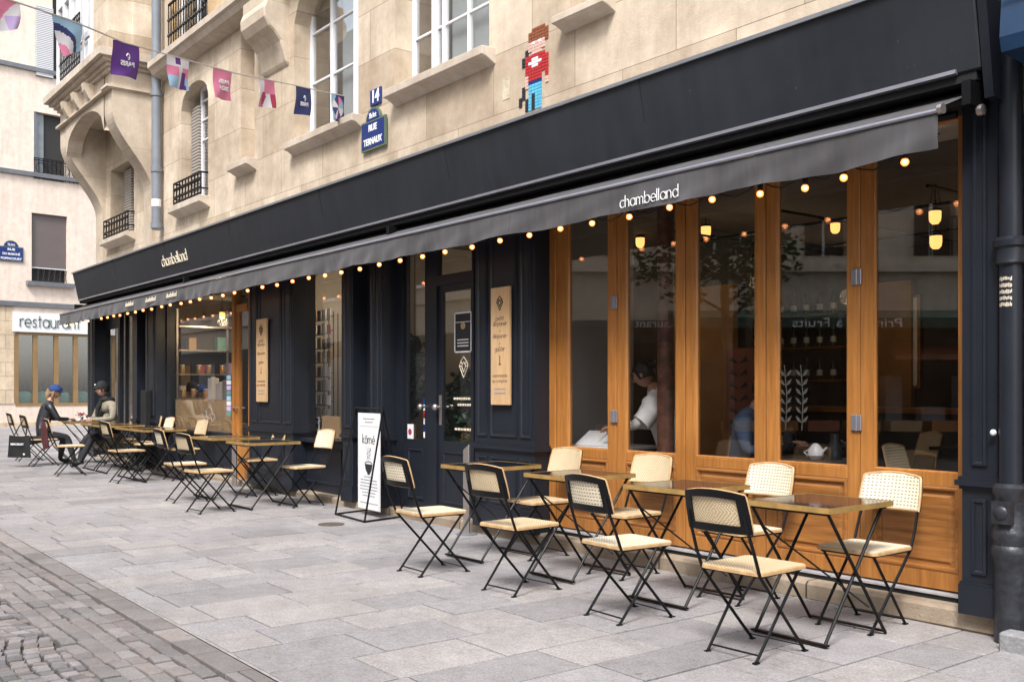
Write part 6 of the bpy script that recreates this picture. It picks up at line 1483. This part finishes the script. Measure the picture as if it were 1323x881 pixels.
# bar and shelves at the back of the dining room
e=empty('bar_counter',(-5.2,9.3,.1),label='dark wooden bar counter deep inside the dining room',cat='counter'); b=MB(); b.box(-8.2,-4.2,9.2,9.8,.1,1.12); b.build('front','darkbrown',e); b=MB(); b.box(-8.25,-4.15,9.15,9.85,1.12,1.17); b.build('worktop','oakh',e)
e=empty('back_shelf',(-6,10.3,1.2),label='open shelves with bottles on the back wall of the dining room',cat='shelf')
for z in (1.45,1.85,2.25): b=MB(); b.box(-8.3,-6.9,10.3,10.55,z,z+.03); b.build('shelf_board','oakh',e)
bt=empty('bottle',cat='bottle'); b=MB(); b.lathe((0,0,0),[(.035,0),(.036,.15),(.013,.21),(.013,.27)],10); b.build('bottle_glass','leafd',bt,smooth=True); b=MB(); b.lathe((0,0,.05),[(.037,0),(.037,.07)],10); b.build('paper_label','paper',bt)
k=0
for z in (1.48,1.88,2.28):
    for i in range(7): place(bt,k==0,(-8.2+i*.19,10.42,z),0,'bottle in a row on the back shelves of the dining room','bottles on the back shelves'); k+=1
for i,(x,y,rz,lb) in enumerate(((-5.9,7.9,.4,'woven chair deep inside the dining room, left of its fellows'),(-4.9,8.2,2.6,'woven chair deep inside the dining room, in the middle'),(-3.9,7.8,1.2,'woven chair deep inside the dining room, to the right'))):
    c=copy_tree(CB); c.location=(x,y,.115); c.rotation_euler=(0,0,rz); c['label']=lb; c['group']='woven chairs inside the dining room'
itable(-5.3,7.6,.6,.6,'dark table deep inside the dining room, left one',.86,'darkbrown'); itable(-4.3,8.5,.6,.6,'dark table deep inside the dining room, right one',.86,'darkbrown')
for i,(x,z,w_,h_,m_,lb) in enumerate(((-6.4,1.9,.35,.5,'paper','white framed print on the back wall of the dining room, leftmost'),(-5.0,1.8,.5,.35,'ochre','ochre framed print on the back wall of the dining room'),(-3.6,1.9,.35,.45,'greywall','grey framed print on the back wall of the dining room, rightmost'))):
    e=empty('framed_print',(x,10.56,z),label=lb,cat='picture'); b=MB(); b.box(x-w_-.03,x+w_+.03,10.55,10.59,z-h_-.03,z+h_+.03); b.build('frame','oakh',e); b=MB(); b.box(x-w_,x+w_,10.54,10.549,z-h_,z+h_); b.build('print',m_,e)
# row of houses further along the far side, mirrored in the left shop windows
RH=empty('row_house',(-30,-4,0),label='cream row of shops and flats across the street at the far left',cat='building'); b=MB(); b.box(-60,-16.9,-4.4,-4,2.9,13); b.build('wall','oppwall',RH); b=MB(); b.box(-60,-16.9,-4.4,-4,-.2,2.9); b.build('shop_base','dark',RH)
b=MB(); b.box(-60,-16.9,-4,-3.85,3.75,3.9); b.build('cornice','oppwall',RH)
for i in range(11):
    x=-18.8-i*2.7
    for z in (4.3,7.4): b=MB(); b.box(x,x+1.05,-4,-3.97,z,z+1.9); w=b.build('window','dark',RH); b=MB(); b.box(x-.06,x+1.11,-4,-3.86,z-.1,z-.005); b.build('sill','white',w)
    b=MB(); b.box(x-.2,x+1.5,-4,-3.97,.5,2.4); b.build('shop_pane','greywall' if i%3 else 'ochre',RH)
# street tree
te=empty('street_tree',(-11.2,-2.2,gz(-11)),label='slim street tree across the carriageway',cat='tree'); b=MB(); tx_,ty_=-11.2,-2.2
b.tube([(tx_,ty_,0),(tx_+.03,ty_,1.5),(tx_-.03,ty_+.05,3.0),(tx_,ty_,4.4)],[.11,.085,.07,.04],9); r2=random.Random(21); cents=[]
for i in range(13):
    a=i*2.4; zz=2.5+i*.16; ln=r2.uniform(.9,1.6); e1=(tx_+ln*.55*math.cos(a),ty_+ln*.55*math.sin(a),zz+.45); e2=(tx_+ln*math.cos(a),ty_+ln*math.sin(a),zz+.7+r2.uniform(-.1,.4)); b.tube([(tx_,ty_,zz),e1,e2],[.03,.018,.006],6); cents.append((e2,(.5,.5,.35)))
    cents.append((e1,(.4,.4,.3)))
b.build('trunk','bark',te,smooth=True); leafcloud('crown','leaf',te,cents,110,.13,8)
# ================================================================ LIGHT
W=bpy.data.worlds.new('World'); sc.world=W; W.use_nodes=True; nt=W.node_tree; bg=nt.nodes['Background']
sky=N(nt,'ShaderNodeTexSky',sky_type='NISHITA'); sky.sun_disc=False; EL,AZ_=52,150
sky.sun_elevation=R(EL); sky.air_density=1.2; sky.dust_density=2.5; sky.ozone_density=1
hsv=N(nt,'ShaderNodeHueSaturation'); hsv.inputs['Saturation'].default_value=.35; L(nt,sky.outputs[0],hsv.inputs['Color']); L(nt,hsv.outputs[0],bg.inputs[0]); bg.inputs[1].default_value=.15
# the veiled sun stands behind the camera's right shoulder, over the street
sd=Vector((.45,-.62,0)).normalized()*math.cos(R(EL)); sd.z=math.sin(R(EL))
sky.sun_rotation=math.atan2(sd.x,sd.y)
sl=bpy.data.lights.new('sun','SUN'); sl.energy=1.5; sl.angle=R(14); sl.color=(1,.975,.94); so=bpy.data.objects.new('sun',sl); COL.objects.link(so); so.rotation_euler=sd.to_track_quat('Z','Y').to_euler()
sc.view_settings.view_transform='Standard'; sc.view_settings.look='None'; sc.view_settings.exposure=1.36; sc.view_settings.gamma=1
sc.render.engine='CYCLES'; sc.cycles.max_bounces=8; sc.cycles.transparent_max_bounces=16
